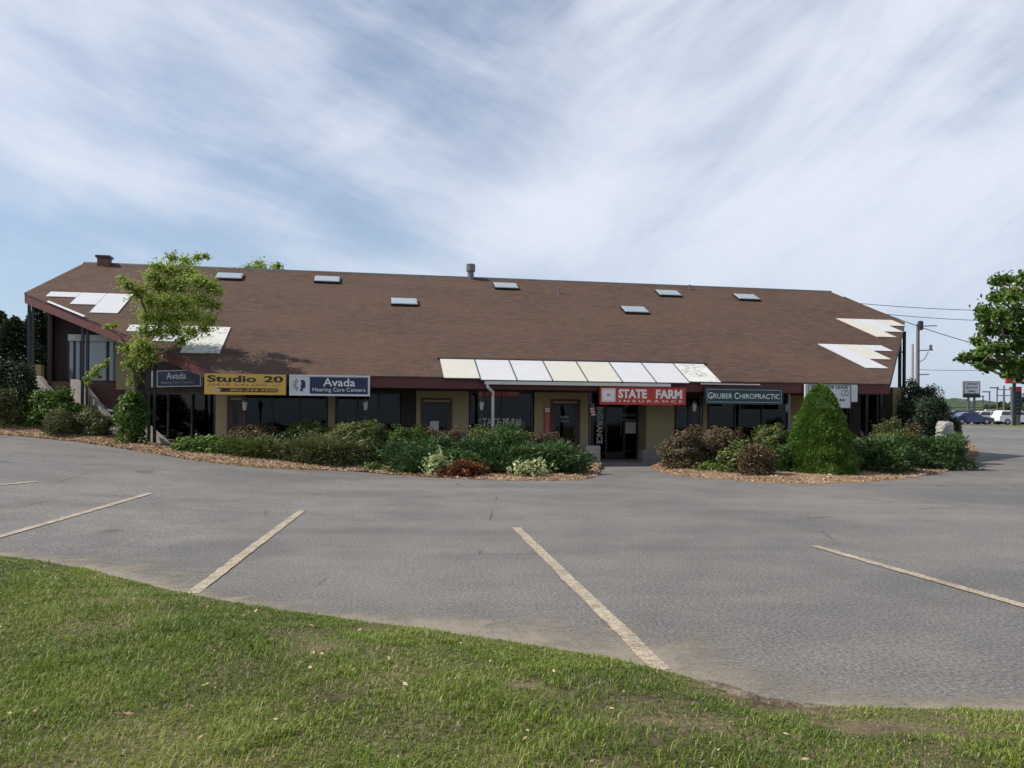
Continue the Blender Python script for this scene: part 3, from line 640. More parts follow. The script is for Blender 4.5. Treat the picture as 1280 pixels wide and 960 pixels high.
# left side above the stair: wall up to the sloped soffit
part(MB().box(-4.72, -3.95, VW + .004, VW + .15, HT + .025, 3.45), 'wall', 'dark_wood')
IW, QA, QB = 1.40, 4.75, 8.24
def dq(q, ins, z): p = WLp + DN * ins + DD * q; return (p[0], p[1], z)
def dwall(q0, q1, z0, z1, name, m, parent=None, ins=IW, th=.12, slope=False):
    t0, t1 = (rz(dq(q0, ins, 0)[1]) - .31, rz(dq(q1, ins, 0)[1]) - .31) if slope else (z1, z1)
    return part(MB().prism([dq(q0, ins, z0), dq(q1, ins, z0), dq(q1, ins, t1), dq(q0, ins, t0)], (DN[0] * th, DN[1] * th, 0)), name, m, parent)
dwall(QA, QB, -.05, .52, 'wall', 'dark_wood'); dwall(QA, QB, 2.31, 0, 'wall', 'dark_wood', slope=True)
wf = dwall(QA, QB, .5201, .58, 'window', 'bronze'); dwall(QA, QB, 2.25, 2.3099, 'window_head', 'bronze', wf)
qs = np.linspace(QA, QB, 4)
for q in qs: dwall(max(q - .035, QA), min(q + .035, QB), .5801, 2.2499, 'mullion', 'bronze', wf)
for a, b in zip(qs, qs[1:]): dwall(a + .036, b - .036, .581, 2.249, 'pane', 'glass_dim', wf, IW + .05, .006)
c5 = [dq(QA, IW + .13, .0), dq(QB - .1, IW + .13, .0), (-4.75, 33.2, 0), (dq(QA, IW, 0)[0], 33.2, 0)]
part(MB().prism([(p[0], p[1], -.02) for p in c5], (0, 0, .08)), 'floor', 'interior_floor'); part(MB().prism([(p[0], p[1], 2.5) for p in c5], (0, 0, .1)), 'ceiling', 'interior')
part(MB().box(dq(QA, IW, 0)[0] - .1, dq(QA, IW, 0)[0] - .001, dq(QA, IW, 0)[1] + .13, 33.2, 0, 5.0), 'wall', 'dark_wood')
# upper storey at the left end
VU = 31.2
u0, zsill = wall(84, 475, VU); u1, ztop = wall(147, 427, VU); ZF = zsill - .35
part(MB().box(-10.9, -7.0, VU - .3, VU + .1, 0.0, zsill - .06), 'wall', 'brick')
f = MB(); f.box(u0, u1, VU, VU + .1, zsill - .059, zsill); f.box(u0, u1, VU, VU + .1, ztop, ztop + .06)
for px in (84, 92, 100, 134, 146.2): u = wu(px, VU); f.box(u - .03, u + .03, VU + .002, VU + .098, zsill + .001, ztop - .001)
w = part(f, 'window', 'bronze')
xs = [wu(px, VU) for px in (84, 92, 100, 134, 146.2)]
for a, b in zip(xs, xs[1:]): part(MB().box(a + .032, b - .032, VU + .05, VU + .056, zsill + .002, ztop - .002), 'pane', 'sky_glass', w)
part(MB().box(-10.9, u0 - .001, VU, VU + .1, zsill - .05, 5.3), 'wall', 'dark_wood'); part(MB().box(u0, u1 + .6, VU + .005, VU + .095, ztop + .061, 5.4), 'wall', 'dark_wood')
bu0, bz0 = wall(145, 487, VU - .8); bu1, bz1 = wall(165, 415, VU - .8)
part(MB().box(bu0, bu1, VU - .8, VU - .65, bz0, bz1 + .2), 'wall', 'beige'); part(MB().box(bu1 + .001, bu1 + .8, VU - .79, VU - .66, .0, bz1 - .2), 'wall', 'dark_wood')
part(MB().box(-11.0, -10.901, VU - .3, 42, 0, 5.4), 'wall', 'dark_wood'); part(MB().box(-10.9, 22, 42, 42.2, 0, 4.2), 'wall', 'dark_wood'); part(MB().box(22.0, 22.1, 31.3, 42, 0, 5.4), 'wall', 'dark_wood')
part(MB().box(-10.9, 22, 33.5, 33.6, 2.6, 6.2), 'wall', 'interior')
part(MB().box(19.301, 22, 31.3, 31.4, 0, 5.3), 'wall', 'dark_wood'); part(MB().box(19.31, 19.4, VW + .17, 31.29, 0, 3.55), 'wall', 'dark_wood')
um = wu(62, VU - .2); part(MB().box(um - .06, um + .06, VU - .26, VU - .14, 2.0, 5.35), 'post', 'maroon')
# black posts in pairs under the angled fascia
def diag(px, py, ins=.3):
    o = WLp + DN * ins; x, y = ray(px, py); d = np.array([x * CA + SA, -x * SA + CA])
    t = np.dot(o, DN) / np.dot(d, DN); p = d * t; return float(np.dot(p - o, DD)), CH + t * y, p
for px, yb in ((36, 474), (41, 474), (103, 508), (109, 508), (186, 556), (193, 556)):
    q, z, p = diag(px, yb); top = rz(p[1]) - .28; part(MB().box(p[0] - .045, p[0] + .045, p[1] - .045, p[1] + .045, z - .25, top), 'post', 'black_steel')
for px, yb in ((105.5, 512), (189.5, 560)):
    q, z, p = diag(px, yb - 6); part(MB().box(p[0] - .3, p[0] + .3, p[1] - .2, p[1] + .2, z - .6, z + .0), 'post_base', 'concrete')
# concrete stair with sloped cheek walls climbing along the angled end
def dpt(q, ins, z): p = np.array([WL[0], VE + WL[1] * DEP]) + DN * ins + DD * q; return (p[0], p[1], z)
for pts, ins in ((((38, 469), (48, 471), (72, 502)), .05), (((88, 474), (99, 476), (137, 524)), .45), (((176, 527), (183, 532), (218, 563)), .55)):
    qz = [diag(px, py, ins)[:2] for px, py in pts]; poly = [dpt(q, ins, z) for q, z in qz] + [dpt(qz[-1][0], ins, -.1), dpt(qz[0][0], ins, -.1)]
    part(MB().prism(poly, (DN[0] * .18, DN[1] * .18, 0)), 'cheek_wall', 'concrete')
q0, z0, _ = diag(222, 566, .8); q1, z1, _ = diag(92, 500, .8)
ns = 13
for i in range(ns):
    qa = q0 + (q1 - q0) * i / ns; qb = q0 + (q1 - q0) * (i + 1) / ns - .001; zt = z0 + (z1 - z0) * (i + 1) / ns
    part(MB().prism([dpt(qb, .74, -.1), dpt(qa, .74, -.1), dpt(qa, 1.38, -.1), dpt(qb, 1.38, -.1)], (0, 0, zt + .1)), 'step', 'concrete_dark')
# pale block beside the first post
q, z, p = diag(46, 456, .9); part(MB().box(p[0] - .2, p[0] + .2, p[1] - .15, p[1] + .15, z - .7, z), 'wall', 'beige')
# right end: posts, wall block, stair
for px in (1124.5, 1130):
    u, z = wall(px, 482, 31.0); part(MB().box(u - .05, u + .05, 30.95, 31.05, z - .3, rz(31.0) - .28), 'post', 'black_steel')
u, z = wall(1127, 440, 31.0); part(MB().box(u - .06, u + .06, 30.97, 31.03, z - .03, z + .03), 'brace', 'black_steel')
u0, z = wall(1116, 484, 29.5); u1, _ = wall(1131, 484, 29.5); part(MB().box(u0, u1, 29.5, 31.2, -.05, z), 'wall', 'beige')
for i in range(13):
    part(MB().box(18.75, 20.6, 26.9 + i * .26, 27.15 + i * .26, -.05 if i < 4 else .19 * i - .1, .19 * (i + 1)), 'step', 'dark_wood')
part(MB().prism([(18.55, 26.7, -.05), (18.55, 30.4, -.05), (18.55, 30.4, 2.9), (18.55, 26.7, .5)], (.17, 0, 0)), 'cheek_wall', 'concrete')
for px in (1083, 1101): u, z = wall(px, 492, 26.6); part(MB().box(u - .05, u + .05, 26.55, 26.65, -.05, 2.9), 'post', 'black_steel')
# concrete pedestals at the entrance
u0, zt = wall(730, 557, 25.45); u1, _ = wall(748, 557, 25.45); part(MB().box(u0, u1, 25.22, 25.7, -.05, zt), 'pedestal', 'concrete')
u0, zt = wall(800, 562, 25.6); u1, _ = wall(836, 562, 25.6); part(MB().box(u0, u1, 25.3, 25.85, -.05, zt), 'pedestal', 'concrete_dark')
for px in (737.5, 876, 986):
    u, _ = wall(px, 500, 25.5); part(MB().box(u - .04, u + .04, 25.46, 25.54, .08, 2.44), 'post', 'black_steel' if px < 950 else 'galv')

# ---- lanterns on slim posts under the eave
def lantern(px, py, label, z_foot=.08, dv=25.55):
    u, z = wall(px, py, dv); r = empty('lantern_post', (*bw(u, dv), z_foot), ANG); tag(r, label, 'lantern', 'lanterns under the eave')
    zz = z - z_foot
    MB().lathe([(.05, 0), (.05, .04), (.03, .06), (.026, zz - .26), (.045, zz - .24), (.045, zz - .22)], n=8).build('post', 'black_steel', r)
    MB().lathe([(.05, zz - .219), (.085, zz + .02), (.085, zz + .03)], n=6).build('lantern_glass', 'lantern_glass', r)
    MB().lathe([(.105, zz + .031), (.06, zz + .10), (.015, zz + .13), (.015, zz + .18)], n=6).build('lantern_cap', 'galv', r)
lantern(306, 504, 'frosted lantern on slim black post under the yellow salon sign')
lantern(457, 504, 'frosted lantern on slim black post below the right end of the navy hearing sign')
lantern(602, 504, 'frosted lantern on slim black post beside the white downspout')
lantern(868, 506, 'frosted lantern on slim black post between the red and the green sign')
lantern(984.5, 507, 'frosted lantern on slim post just right of the green sign')

# ================================================================== SIGNS
def text(s, w, h, bold=0.0, shear=0.0, space=1.0):
    cu = bpy.data.curves.new('t', 'FONT'); cu.body = s; cu.size = 1; cu.offset = bold; cu.shear = shear; cu.space_character = space; cu.resolution_u = 3
    o = bpy.data.objects.new('t', cu); col.objects.link(o); me = bpy.data.meshes.new_from_object(o.evaluated_get(bpy.context.evaluated_depsgraph_get()))
    v = np.array([x.co[:2] for x in me.vertices]); fs = [tuple(p.vertices) for p in me.polygons]
    bpy.data.objects.remove(o); bpy.data.curves.remove(cu); bpy.data.meshes.remove(me)
    lo, hi = v.min(0), v.max(0); v = (v - (lo + hi) / 2) / (hi - lo) * np.array([w, h]); return v, fs
def letters(s, cx, cz, w, h, y, m, parent, bold=.0, shear=0, space=1.0, rot=False, name='lettering'):
    v, fs = text(s, w, h, bold, shear, space); mb = MB()
    if rot: v = np.stack([v[:, 1], -v[:, 0]], 1)
    mb.add([(cx + a, y, cz + b) for a, b in v], fs); return mb.build(name, m, parent)
def sign(name, label, px0, py0, px1, py1, v, board, frame=None, fw=.035, th=.12, group='shop signs'):
    u0, zt = wall(px0, py0, v); u1, zt2 = wall(px1, py0, v); _, zb = wall(px0, py1, v); _, zb2 = wall(px1, py1, v)
    zt = (zt + zt2) / 2; zb = (zb + zb2) / 2; w, h = u1 - u0, zt - zb; r = empty(name, (*bw((u0 + u1) / 2, v), zb), ANG); tag(r, label, 'sign', group)
    MB().box(-w / 2, w / 2, 0, th, 0, h).build('board', board, r)
    if frame:
        f = MB(); f.box(-w / 2 - .005, w / 2 + .005, -.02, .02, h - fw, h + .005); f.box(-w / 2 - .005, w / 2 + .005, -.02, .02, -.005, fw)
        f.box(-w / 2 - .005, -w / 2 + fw, -.019, .019, fw, h - fw); f.box(w / 2 - fw, w / 2 + .005, -.019, .019, fw, h - fw); f.build('frame', frame, r)
    return r, w, h
def disc(mb, cx, cz, rx, rz_, y, n=20, rot=0):
    c, s = math.cos(rot), math.sin(rot); pts = [(rx * math.cos(2 * math.pi * k / n), rz_ * math.sin(2 * math.pi * k / n)) for k in range(n)]
    mb.add([(cx + a * c - b * s, y, cz + a * s + b * c) for a, b in pts], [tuple(range(n))])
def ring(mb, cx, cz, rx, rz_, t, y, n=20):
    vs = []
    for k in range(n):
        a = 2 * math.pi * k / n; vs += [(cx + rx * math.cos(a), y, cz + rz_ * math.sin(a)), (cx + (rx - t) * math.cos(a), y, cz + (rz_ - t) * math.sin(a))]
    mb.add(vs, [(2 * k, 2 * ((k + 1) % n), 2 * ((k + 1) % n) + 1, 2 * k + 1) for k in range(n)])
def poly(mb, pts, y): mb.add([(a, y, b) for a, b in pts], [tuple(range(len(pts)))])
# salon
r, w, h = sign('salon_sign', 'yellow hair salon sign board with black lettering on the fascia', 255.5, 467.5, 357.5, 493.3, 25.02, 'yellow_sign')
letters('Studio', -.165 * w, .76 * h, .60 * w, .33 * h, -.006, 'letter_black', r, .03); letters('20', .345 * w, .76 * h, .24 * w, .31 * h, -.006, 'letter_black', r, .03)
letters('HAIR SALON', -.10 * w, .475 * h, .72 * w, .11 * h, -.006, 'letter_brown', r, -.005, .25, 1.15); letters('LLC', .39 * w, .475 * h, .10 * w, .07 * h, -.006, 'letter_brown', r)
mb = MB(); zc = .22 * h; hh = .095 * h; n = 10
poly(mb, [(-.40 * w, zc + hh)] + [(-.30 * w, zc - hh)] + [(.38 * w + hh * math.cos(t), zc + hh * math.sin(t)) for t in np.linspace(-math.pi / 2, math.pi / 2, n)], -.005); mb.build('number_band', 'letter_black', r)
letters('802-244-9900', .10 * w, zc, .58 * w, .115 * h, -.008, 'yellow_sign', r, .01, .15)
mb = MB(); poly(mb, [(-.41 * w, zc + .07 * h), (-.37 * w, zc + .11 * h), (-.29 * w, zc + .02 * h), (-.33 * w, zc - .10 * h)], -.0075); mb.build('emblem', 'letter_dim', r)
# hearing centre
def head_emblem(cx, cz, s, r, y=-.026):
    prof = [(.05, .95), (.35, 1.0), (.62, .86), (.74, .62), (.72, .48), (.82, .28), (.74, .22), (.76, .10), (.70, -.02), (.72, -.16), (.62, -.24), (.42, -.22), (.36, -.36), (.40, -.62), (-.12, -.62), (.02, -.3), (.08, 0.02), (-.02, .22), (.10, .3), (.16, .5), (.02, .7)]
    mb = MB(); poly(mb, [(cx + a * s * .55, cz + (b - .2) * s * .62) for a, b in prof], y)
    for k in range(7):
        a = math.pi - .95 + k * .32; a0, a1 = .34, .66; d = (math.cos(a), math.sin(a)); n_ = (-d[1] * .028, d[0] * .028)
        poly(mb, [(cx + s * (d[0] * t + n_[0] * e), cz + s * (d[1] * t * .95 + .05 + n_[1] * e)) for t, e in ((a0, 1), (a1, 1.3), (a1, -1.3), (a0, -1))], y)
    mb.build('emblem', 'navy', r)
r, w, h = sign('hearing_sign', 'navy hearing care sign with white head emblem panel on the fascia', 362, 469.2, 462.3, 494.6, 25.03, 'white_sign', 'white_metal', .03)
MB().box(-.25 * w, .475 * w, -.012, -.002, .09 * h, .91 * h).build('panel', 'navy', r)
letters('Avada', .115 * w, .66 * h, .40 * w, .40 * h, -.016, 'letter_white', r, .012); letters('Hearing Care Centers', .115 * w, .27 * h, .66 * w, .25 * h, -.016, 'letter_white', r, .0)
head_emblem(-.365 * w, .49 * h, .56 * h, r, -.004)
qa_, za_, _ = diag(189, 463.5, IW - .1); _, zb_, _ = diag(189, 484, IW - .1); w, h = 2.45, za_ - zb_; pc = WLp + DN * (IW - .1) + DD * (qa_ + w / 2)
r = empty('hearing_sign', (*bw(*pc), zb_), ANG + math.atan2(DD[1], DD[0])); tag(r, 'second navy hearing care sign on the shaded angled wall behind the salon sign', 'sign', 'shop signs'); MB().box(-w / 2, w / 2, 0, .09, 0, h).build('board', 'white_sign', r)
MB().box(-.36 * w, .48 * w, -.012, -.002, .06 * h, .94 * h).build('panel', 'navy', r)
letters('Avada', .02 * w, .66 * h, .40 * w, .40 * h, -.016, 'letter_white', r, .012); letters('Hearing Care Centers', .04 * w, .25 * h, .66 * w, .22 * h, -.016, 'letter_dim', r)
# insurance
def ovals(cx, cz, s, y, r):
    mb = MB()
    for a, b in ((0, .34), (-.36, -.16), (.36, -.16)): ring(mb, cx + a * s, cz + b * s * .8, s * .42, s * .27, s * .13, y)
    mb.build('emblem', 'red_sign', r)
r, w, h = sign('insurance_sign', 'red insurance sign with bold white lettering hanging below the white roof panels', 750, 484, 857.5, 506, 25.06, 'red_sign')
MB().box(-.48 * w, -.325 * w, -.010, -.002, .16 * h, .90 * h).build('panel', 'letter_white', r)
f = MB(); x0, x1, z0, z1 = -.468 * w, -.337 * w, .22 * h, .84 * h
for a in ((x0, x1, z1 - .012, z1), (x0, x1, z0, z0 + .012), (x0, x0 + .012, z0, z1), (x1 - .012, x1, z0, z1)): f.add([(a[0], -.013, a[2]), (a[1], -.013, a[2]), (a[1], -.013, a[3]), (a[0], -.013, a[3])], [(0, 1, 2, 3)])
f.build('panel_border', 'letter_dim', r); ovals(-.402 * w, .53 * h, .10, -.014, r)
letters('STATE', -.125 * w, .62 * h, .33 * w, .52 * h, -.006, 'letter_white', r, .045); letters('FARM', .30 * w, .62 * h, .31 * w, .52 * h, -.006, 'letter_white', r, .045)
letters('INSURANCE', .09 * w, .205 * h, .74 * w, .13 * h, -.006, 'letter_white', r, .01, 0, 1.6)
r, w, h = sign('insurance_window_sign', 'narrow red insurance sign mounted at the top of the dark window by the downspout', 598, 487.5, 651, 495.8, VW - .08, 'red_sign', th=.05)
MB().box(-.495 * w, -.41 * w, -.008, -.002, .06 * h, .94 * h).build('panel', 'letter_dim', r); letters('STATE', -.15 * w, .5 * h, .34 * w, .62 * h, -.008, 'letter_dim', r, .03); letters('FARM', .26 * w, .5 * h, .36 * w, .62 * h, -.008, 'letter_dim', r, .03)
u, z = wall(625, 527.5, VW - .01); e = empty('window_lettering', (*bw(u, VW - .012), z), ANG); tag(e, 'grey insurance lettering across the dark window beside the downspout', 'lettering', 'shop signs')
letters('STATE FARM', 0, 0, 1.48, .27, 0, 'letter_dim', e, .03)
u, z = wall(749.5, 532, VW - .01); e = empty('window_lettering', (*bw(u, VW - .012), z), ANG); tag(e, 'grey insurance lettering running down the narrow glass beside the entrance', 'lettering', 'shop signs')
letters('INSURANCE', 0, 0, 1.3, .22, 0, 'letter_dim', e, .03, rot=True)
u, z = wall(785, 521, ve - .01); e = empty('door_lettering', (*bw(u, ve - .012), z), ANG); tag(e, 'pale office lettering on the recessed glass entrance', 'lettering', 'shop signs')
letters('State Farm', 0, .08, .62, .13, 0, 'letter_dim', e, .0, .1); letters('INSURANCE', 0, -.12, .55, .08, 0, 'letter_dim', e)
r, w, h = sign('insurance_strip_sign', 'narrow upright red insurance sign on the beige wall left of the brown door', 680.2, 508.5, 688.2, 544, VW - .05, 'red_sign', th=.03)
MB().box(-.34 * w, .34 * w, -.008, -.002, .81 * h, .96 * h).build('panel', 'letter_white', r); ovals(0, .885 * h, .05, -.012, r); letters('STATE FARM', 0, .42 * h, .68 * h, .38 * w, -.008, 'letter_dim', r, .02, rot=True)
# brown door lettering
u, z = wall(706, 523, VW - .03); e = empty('door_lettering', (*bw(u, VW - .03), z), ANG); tag(e, 'small pale lettering on the glass of the brown door', 'lettering', 'shop signs')
letters('State', -.02, .06, .3, .09, 0, 'letter_dim', e, .01); letters('Farm', 0, -.09, .28, .09, 0, 'letter_dim', e, .01)
# chiropractor
r, w, h = sign('chiropractic_sign', 'dark green chiropractic sign with pale border and lettering', 881.5, 485, 978.5, 505.2, 25.04, 'green_sign', 'green_sign', .02)
f = MB(); b = .055; x1, z1 = w / 2 - b, h - b
for a in ((-x1, x1, z1 - .018, z1), (-x1, x1, b, b + .018), (-x1, -x1 + .018, b, z1), (x1 - .018, x1, b, z1)): f.add([(a[0], -.022 - .002, a[2]), (a[1], -.024, a[2]), (a[1], -.024, a[3]), (a[0], -.024, a[3])], [(0, 1, 2, 3)])
f.build('border', 'letter_dim', r)
letters('G', -.435 * w + .0, .51 * h, .055 * w, .40 * h, -.006, 'letter_white', r, .01); letters('RUBER', -.275 * w, .49 * h, .24 * w, .31 * h, -.006, 'letter_white', r, .005)
letters('C', -.10 * w, .51 * h, .055 * w, .40 * h, -.006, 'letter_white', r, .01); letters('HIROPRACTIC', .20 * w, .49 * h, .52 * w, .31 * h, -.006, 'letter_white', r, .005)
# lease boards
r, w, h = sign('blank_board', 'blank white board fixed to the fascia behind the lease sign', 1006.5, 480.5, 1072, 502, 25.06, 'white_sign', th=.06)
r, w, h = sign('lease_sign', 'white lease sign with black lettering half hidden by the conical spruce', 1010.5, 481, 1063.5, 510, 24.98, 'white_sign', 'galv', .018, .03)
letters('SPACE FOR LEASE', -.01 * w, .895 * h, .88 * w, .13 * h, -.006, 'letter_black', r, .02); letters('CO.', .37 * w, .66 * h, .20 * w, .26 * h, -.006, 'letter_black', r, -.005)
letters('T', -.40 * w, .66 * h, .10 * w, .26 * h, -.006, 'letter_black', r); letters('44', .29 * w, .35 * h, .14 * w, .14 * h, -.006, 'letter_black', r, .01)
# white strip sign on the upper shopfront
r, w, h = sign('strip_sign', 'pale strip sign above the upper shop window by the stair', 85, 418.5, 147, 426.3, VU - .12, 'white_sign', th=.1)
letters('HAIR', -.2 * w, .5 * h, .30 * w, .45 * h, -.006, 'letter_dim', r); letters('OFFICE', .38 * w, .45 * h, .2 * w, .3 * h, -.006, 'letter_black', r)
# small hanging flag beside the entrance post
u, z = wall(740.5, 506, 25.42); e = empty('small_flag', (*bw(u, 25.4), z), ANG); tag(e, 'small striped flag hanging on the post beside the insurance sign', 'flag')
for k in range(5): MB().box(-.09 + .012 * k, .05 + .012 * k, -.006, 0, -.15 - .05 * k, -.101 - .05 * k).build('stripe', 'red_sign' if k % 2 else 'letter_dim', e)
MB().box(-.085, .01, -.006, 0, -.1, .02).build('canton', 'navy', e); MB().box(.011, .05, -.006, 0, -.1, .02).build('stripe', 'red_sign', e); MB().tube([(-.12, 0.01, .06), (.08, 0.01, .03)], .012, 6).build('flag_pole', 'pole_wood', e)
# blue bench-like board under the wall at the left door
u, z = wall(577, 538, 26.9); e = empty('blue_bench', (*bw(u, 26.95), .08), ANG); tag(e, 'blue bench against the beige wall behind the hedge', 'bench')
for k in range(3): MB().box(-.45, .45, .1, .13, .55 + .12 * k, .65 + .12 * k).build('back_slat', 'blue', e)
for k in range(3): MB().box(-.45, .45, -.3 + .13 * k, -.19 + .13 * k, .42, .45).build('seat_slat', 'blue', e)
for sx in (-.4, .4): MB().box(sx - .025, sx + .025, -.28, -.23, 0, .419).box(sx - .025, sx + .025, .131, .17, 0, .9).box(sx - .024, sx + .024, -.229, .13, .36, .4).build('leg', 'black_steel', e)

# ================================================================== PLANTS
def lumps(d, seed, k=9, f=4.0):
    r = np.random.default_rng(seed); K = r.normal(size=(k, 3)) * f; ph = r.uniform(0, 6.28, k); return np.cos(d @ K.T + ph).sum(1) / k
KIND = {  # material, leaf length, aspect, lump amount, flatness exponent, needle direction, fill
    'box': ('l_box', .065, .6, .26, 2.6, 0, .60), 'brown': ('l_brown', .07, .6, .45, 2.2, 0, .5), 'broad': ('l_broad', .12, .5, .30, 2.0, 0, .5),
    'juniper': ('l_juniper', .14, .22, .50, 2.0, 1, .55), 'olive': ('l_olive', .08, .45, .35, 2.0, .5, .5), 'dark': ('l_dark', .09, .55, .22, 3.6, 0, .6),
    'grassy': ('l_olive', .22, .10, .28, 2.0, 1, .5), 'rust': ('l_rust', .10, .5, .35, 2.0, .3, .4), 'hosta': ('l_white', .13, .45, .35, 2.0, .4, .3)}
seedc = [100]
def shrub(name, label, cat, px0, px1, ytop, ybot, kind, Y=None, dens=1.0, ryf=.8, group=None, mats=None):
    seedc[0] += 1; sd = seedc[0]; m, L, asp, la, ex, nd, fill = KIND[kind]; m = mats or m; pm = (px0 + px1) / 2
    if Y is None:
        g = gp(pm, ybot); rx = (px1 - px0) / 2 * g[1] / F; Y = g[1] + rx * ryf * .8
    x = ray(pm, ybot)[0]; rx = (px1 - px0) / 2 * Y / F; ry = rx * ryf; X = x * Y; zb = hf(X, Y) + .02; zt = at(pm, ytop, Y)[2]; h = max(zt - zb, .15)
    area = 2 * math.pi * rx * (h + ry) * .8; n = int(dens * 4.2 * area / (L * L * asp)); n = max(250, min(n, 20000))
    r = np.random.default_rng(sd); d = unit(r.normal(size=(n, 3))); d[:, 2] = np.where(r.random(n) < .35, np.abs(d[:, 2]), d[:, 2])
    se = (np.abs(d) ** ex).sum(1) ** (-1 / ex); lf = 1 + la * (lumps(d, sd) * 1.8 + .8 * lumps(d, sd + 5, 9, 11.0)); lf = lf / np.percentile(lf, 62); k = fill + (1 - fill) * r.random(n) ** .55
    k = k * se * lf; zc = .42 * h; P = np.stack([d[:, 0] * rx * k, d[:, 1] * ry * k, zc + d[:, 2] * np.where(d[:, 2] > 0, h - zc, zc) * k], 1)
    sk = np.where(d[:, 2] < 0, np.minimum(1 / np.sqrt(np.maximum(1 - d[:, 2] ** 2, .05)), 2.2), 1.0); P[:, 0] *= sk; P[:, 1] *= sk
    P[:, 2] = np.maximum(P[:, 2], .02); P += r.normal(size=P.shape) * L * .35
    Nn = unit(d + r.normal(size=(n, 3)) * .7 + np.array([0, 0, .3])); T = None
    if nd:
        T = unit(d * np.array([1, 1, .5]) + np.array([0, 0, .25]) + r.normal(size=(n, 3)) * .45 / max(nd, .3)); Nn = unit(np.cross(T, r.normal(size=(n, 3))))
    tint = np.clip(.42 + .30 * lumps(d, sd + 9, 6, 5.0) * 1.5 + r.normal(size=n) * .2, 0, 1)
    e = empty(name, (X, Y, zb - .02)); tag(e, label, cat, group)
    leaf_mesh('foliage', P, Nn, L * r.uniform(.7, 1.3, n), asp, tint, m, e, T=T)
    st = MB()
    for i in range(6):
        a = r.uniform(0, 6.28); q = r.uniform(.3, .7); st.tube([(r.normal() * .04, r.normal() * .04, -.02), (rx * q * .5 * math.cos(a), ry * q * .5 * math.sin(a), h * .4), (rx * q * math.cos(a), ry * q * math.sin(a), h * .72)], [.02, .014, .006], 5)
    st.build('stem', 'twig', e); return e
S = shrub; g1 = 'shrubs along the building'
S('shrub', 'dark rounded evergreen shrub beside the top of the stair cheek wall', 'shrub', -14, 42, 451, 492, 'dark', 26.8, group=g1)
S('shrub', 'low olive shrub below the dark rounded evergreen', 'shrub', -20, 36, 486, 526, 'olive', 26.4, group=g1, ryf=.7)
S('shrub', 'glossy bright green shrub below the upper post base', 'shrub', 33, 100, 487, 525, 'broad', 26.6, mats='l_maple', group=g1)
S('shrub', 'twiggy olive brown shrub in front of the glossy green shrub', 'shrub', 57, 100, 511, 549, 'olive', 25.7, .7, group=g1)
S('shrub', 'dark purple brown shrub beside the twiggy olive shrub', 'shrub', 94, 139, 512, 548, 'brown', 26.0, group=g1, mats='l_olive')
S('shrub', 'upright leafy green shrub at the foot of the small tree', 'shrub', 144, 183, 488, 561, 'broad', 24.45, group=g1, mats='l_maple')
S('shrub', 'bright green broad-leaved shrub at the foot of the stair', 'shrub', 214, 304, 545, 580, 'broad', 23.2, ryf=.5, group=g1)
S('shrub', 'tangled grassy olive shrub beside the bright green shrub', 'shrub', 268, 375, 548, 585, 'grassy', 23.0, ryf=.45, group=g1, mats='l_box')
S('shrub', 'tangled grassy shrub in front of the clipped hedges', 'shrub', 340, 458, 547, 588, 'grassy', 23.0, ryf=.5, group=g1)
S('shrub', 'reddish brown shrub behind the bright green shrub', 'shrub', 286, 352, 529, 560, 'brown', 24.5, ryf=.5, group=g1)
S('hedge', 'low clipped hedge below the head emblem sign', 'hedge', 346, 420, 529, 565, 'box', 24.4, ryf=.55, group='clipped hedges')
S('hedge', 'dense rounded clipped hedge left of the mulch gap', 'hedge', 405, 493, 527, 574, 'box', 23.9, 1.2, ryf=.6, group='clipped hedges')
S('shrub', 'yellow green spreading shrub at the left end of the juniper mound', 'shrub', 486, 545, 535, 575, 'box', 23.6, group=g1, mats='l_maple')
S('shrub', 'purple brown shrub peeping over the juniper below the left brown door', 'shrub', 525, 585, 534, 565, 'brown', 24.0, group=g1)
S('hedge', 'clipped yellow green hedge in front of the downspout', 'hedge', 570, 685, 533, 566, 'box', 24.0, 1.1, ryf=.4, group='clipped hedges')
S('shrub', 'orange brown shrub tip between hedge and red strip sign', 'shrub', 645, 695, 540, 565, 'brown', 23.9, group=g1)
S('juniper', 'spreading juniper nearest the mulch gap with a cream edged plant in front', 'juniper', 483, 592, 548, 598, 'juniper', 22.3, ryf=.7, group='spreading junipers')
S('juniper', 'tall spreading juniper between two others in front of the hedge', 'juniper', 560, 690, 541, 597, 'juniper', 22.6, ryf=.6, group='spreading junipers')
S('juniper', 'spreading juniper trailing towards the entrance path', 'juniper', 640, 743, 556, 601, 'juniper', 22.1, ryf=.6, group='spreading junipers')
S('juniper', 'low juniper in front of the hedge trailing round the rust shrub', 'juniper', 495, 610, 560, 600, 'juniper', 21.6, ryf=.45, group='spreading junipers')
S('juniper', 'low juniper trailing behind the cream edged plant on the entrance side', 'juniper', 590, 722, 558, 600, 'juniper', 21.7, ryf=.42, group='spreading junipers')
S('flowering_plant', 'cream edged leafy plant on the mulch gap side of the rust shrub', 'plant', 529, 564, 561, 583, 'hosta', 20.85, .22, group='cream edged plants')
S('flowering_plant', 'cream edged leafy plant on the entrance side of the rust shrub', 'plant', 634, 692, 572, 596, 'hosta', 20.75, .14, ryf=.4, group='cream edged plants')
S('shrub', 'small rust red shrub at the front foot of the juniper mound', 'shrub', 562, 604, 575, 600, 'rust', 20.75, group=g1)
S('shrub', 'small rust red sprig beside the larger rust shrub', 'shrub', 545, 566, 586, 600, 'rust', 20.7, .6, group=g1)
S('shrub', 'pinkish brown shrub beside the low concrete pedestal', 'shrub', 828, 882, 540, 577, 'brown', 23.9, 1.1, group=g1)
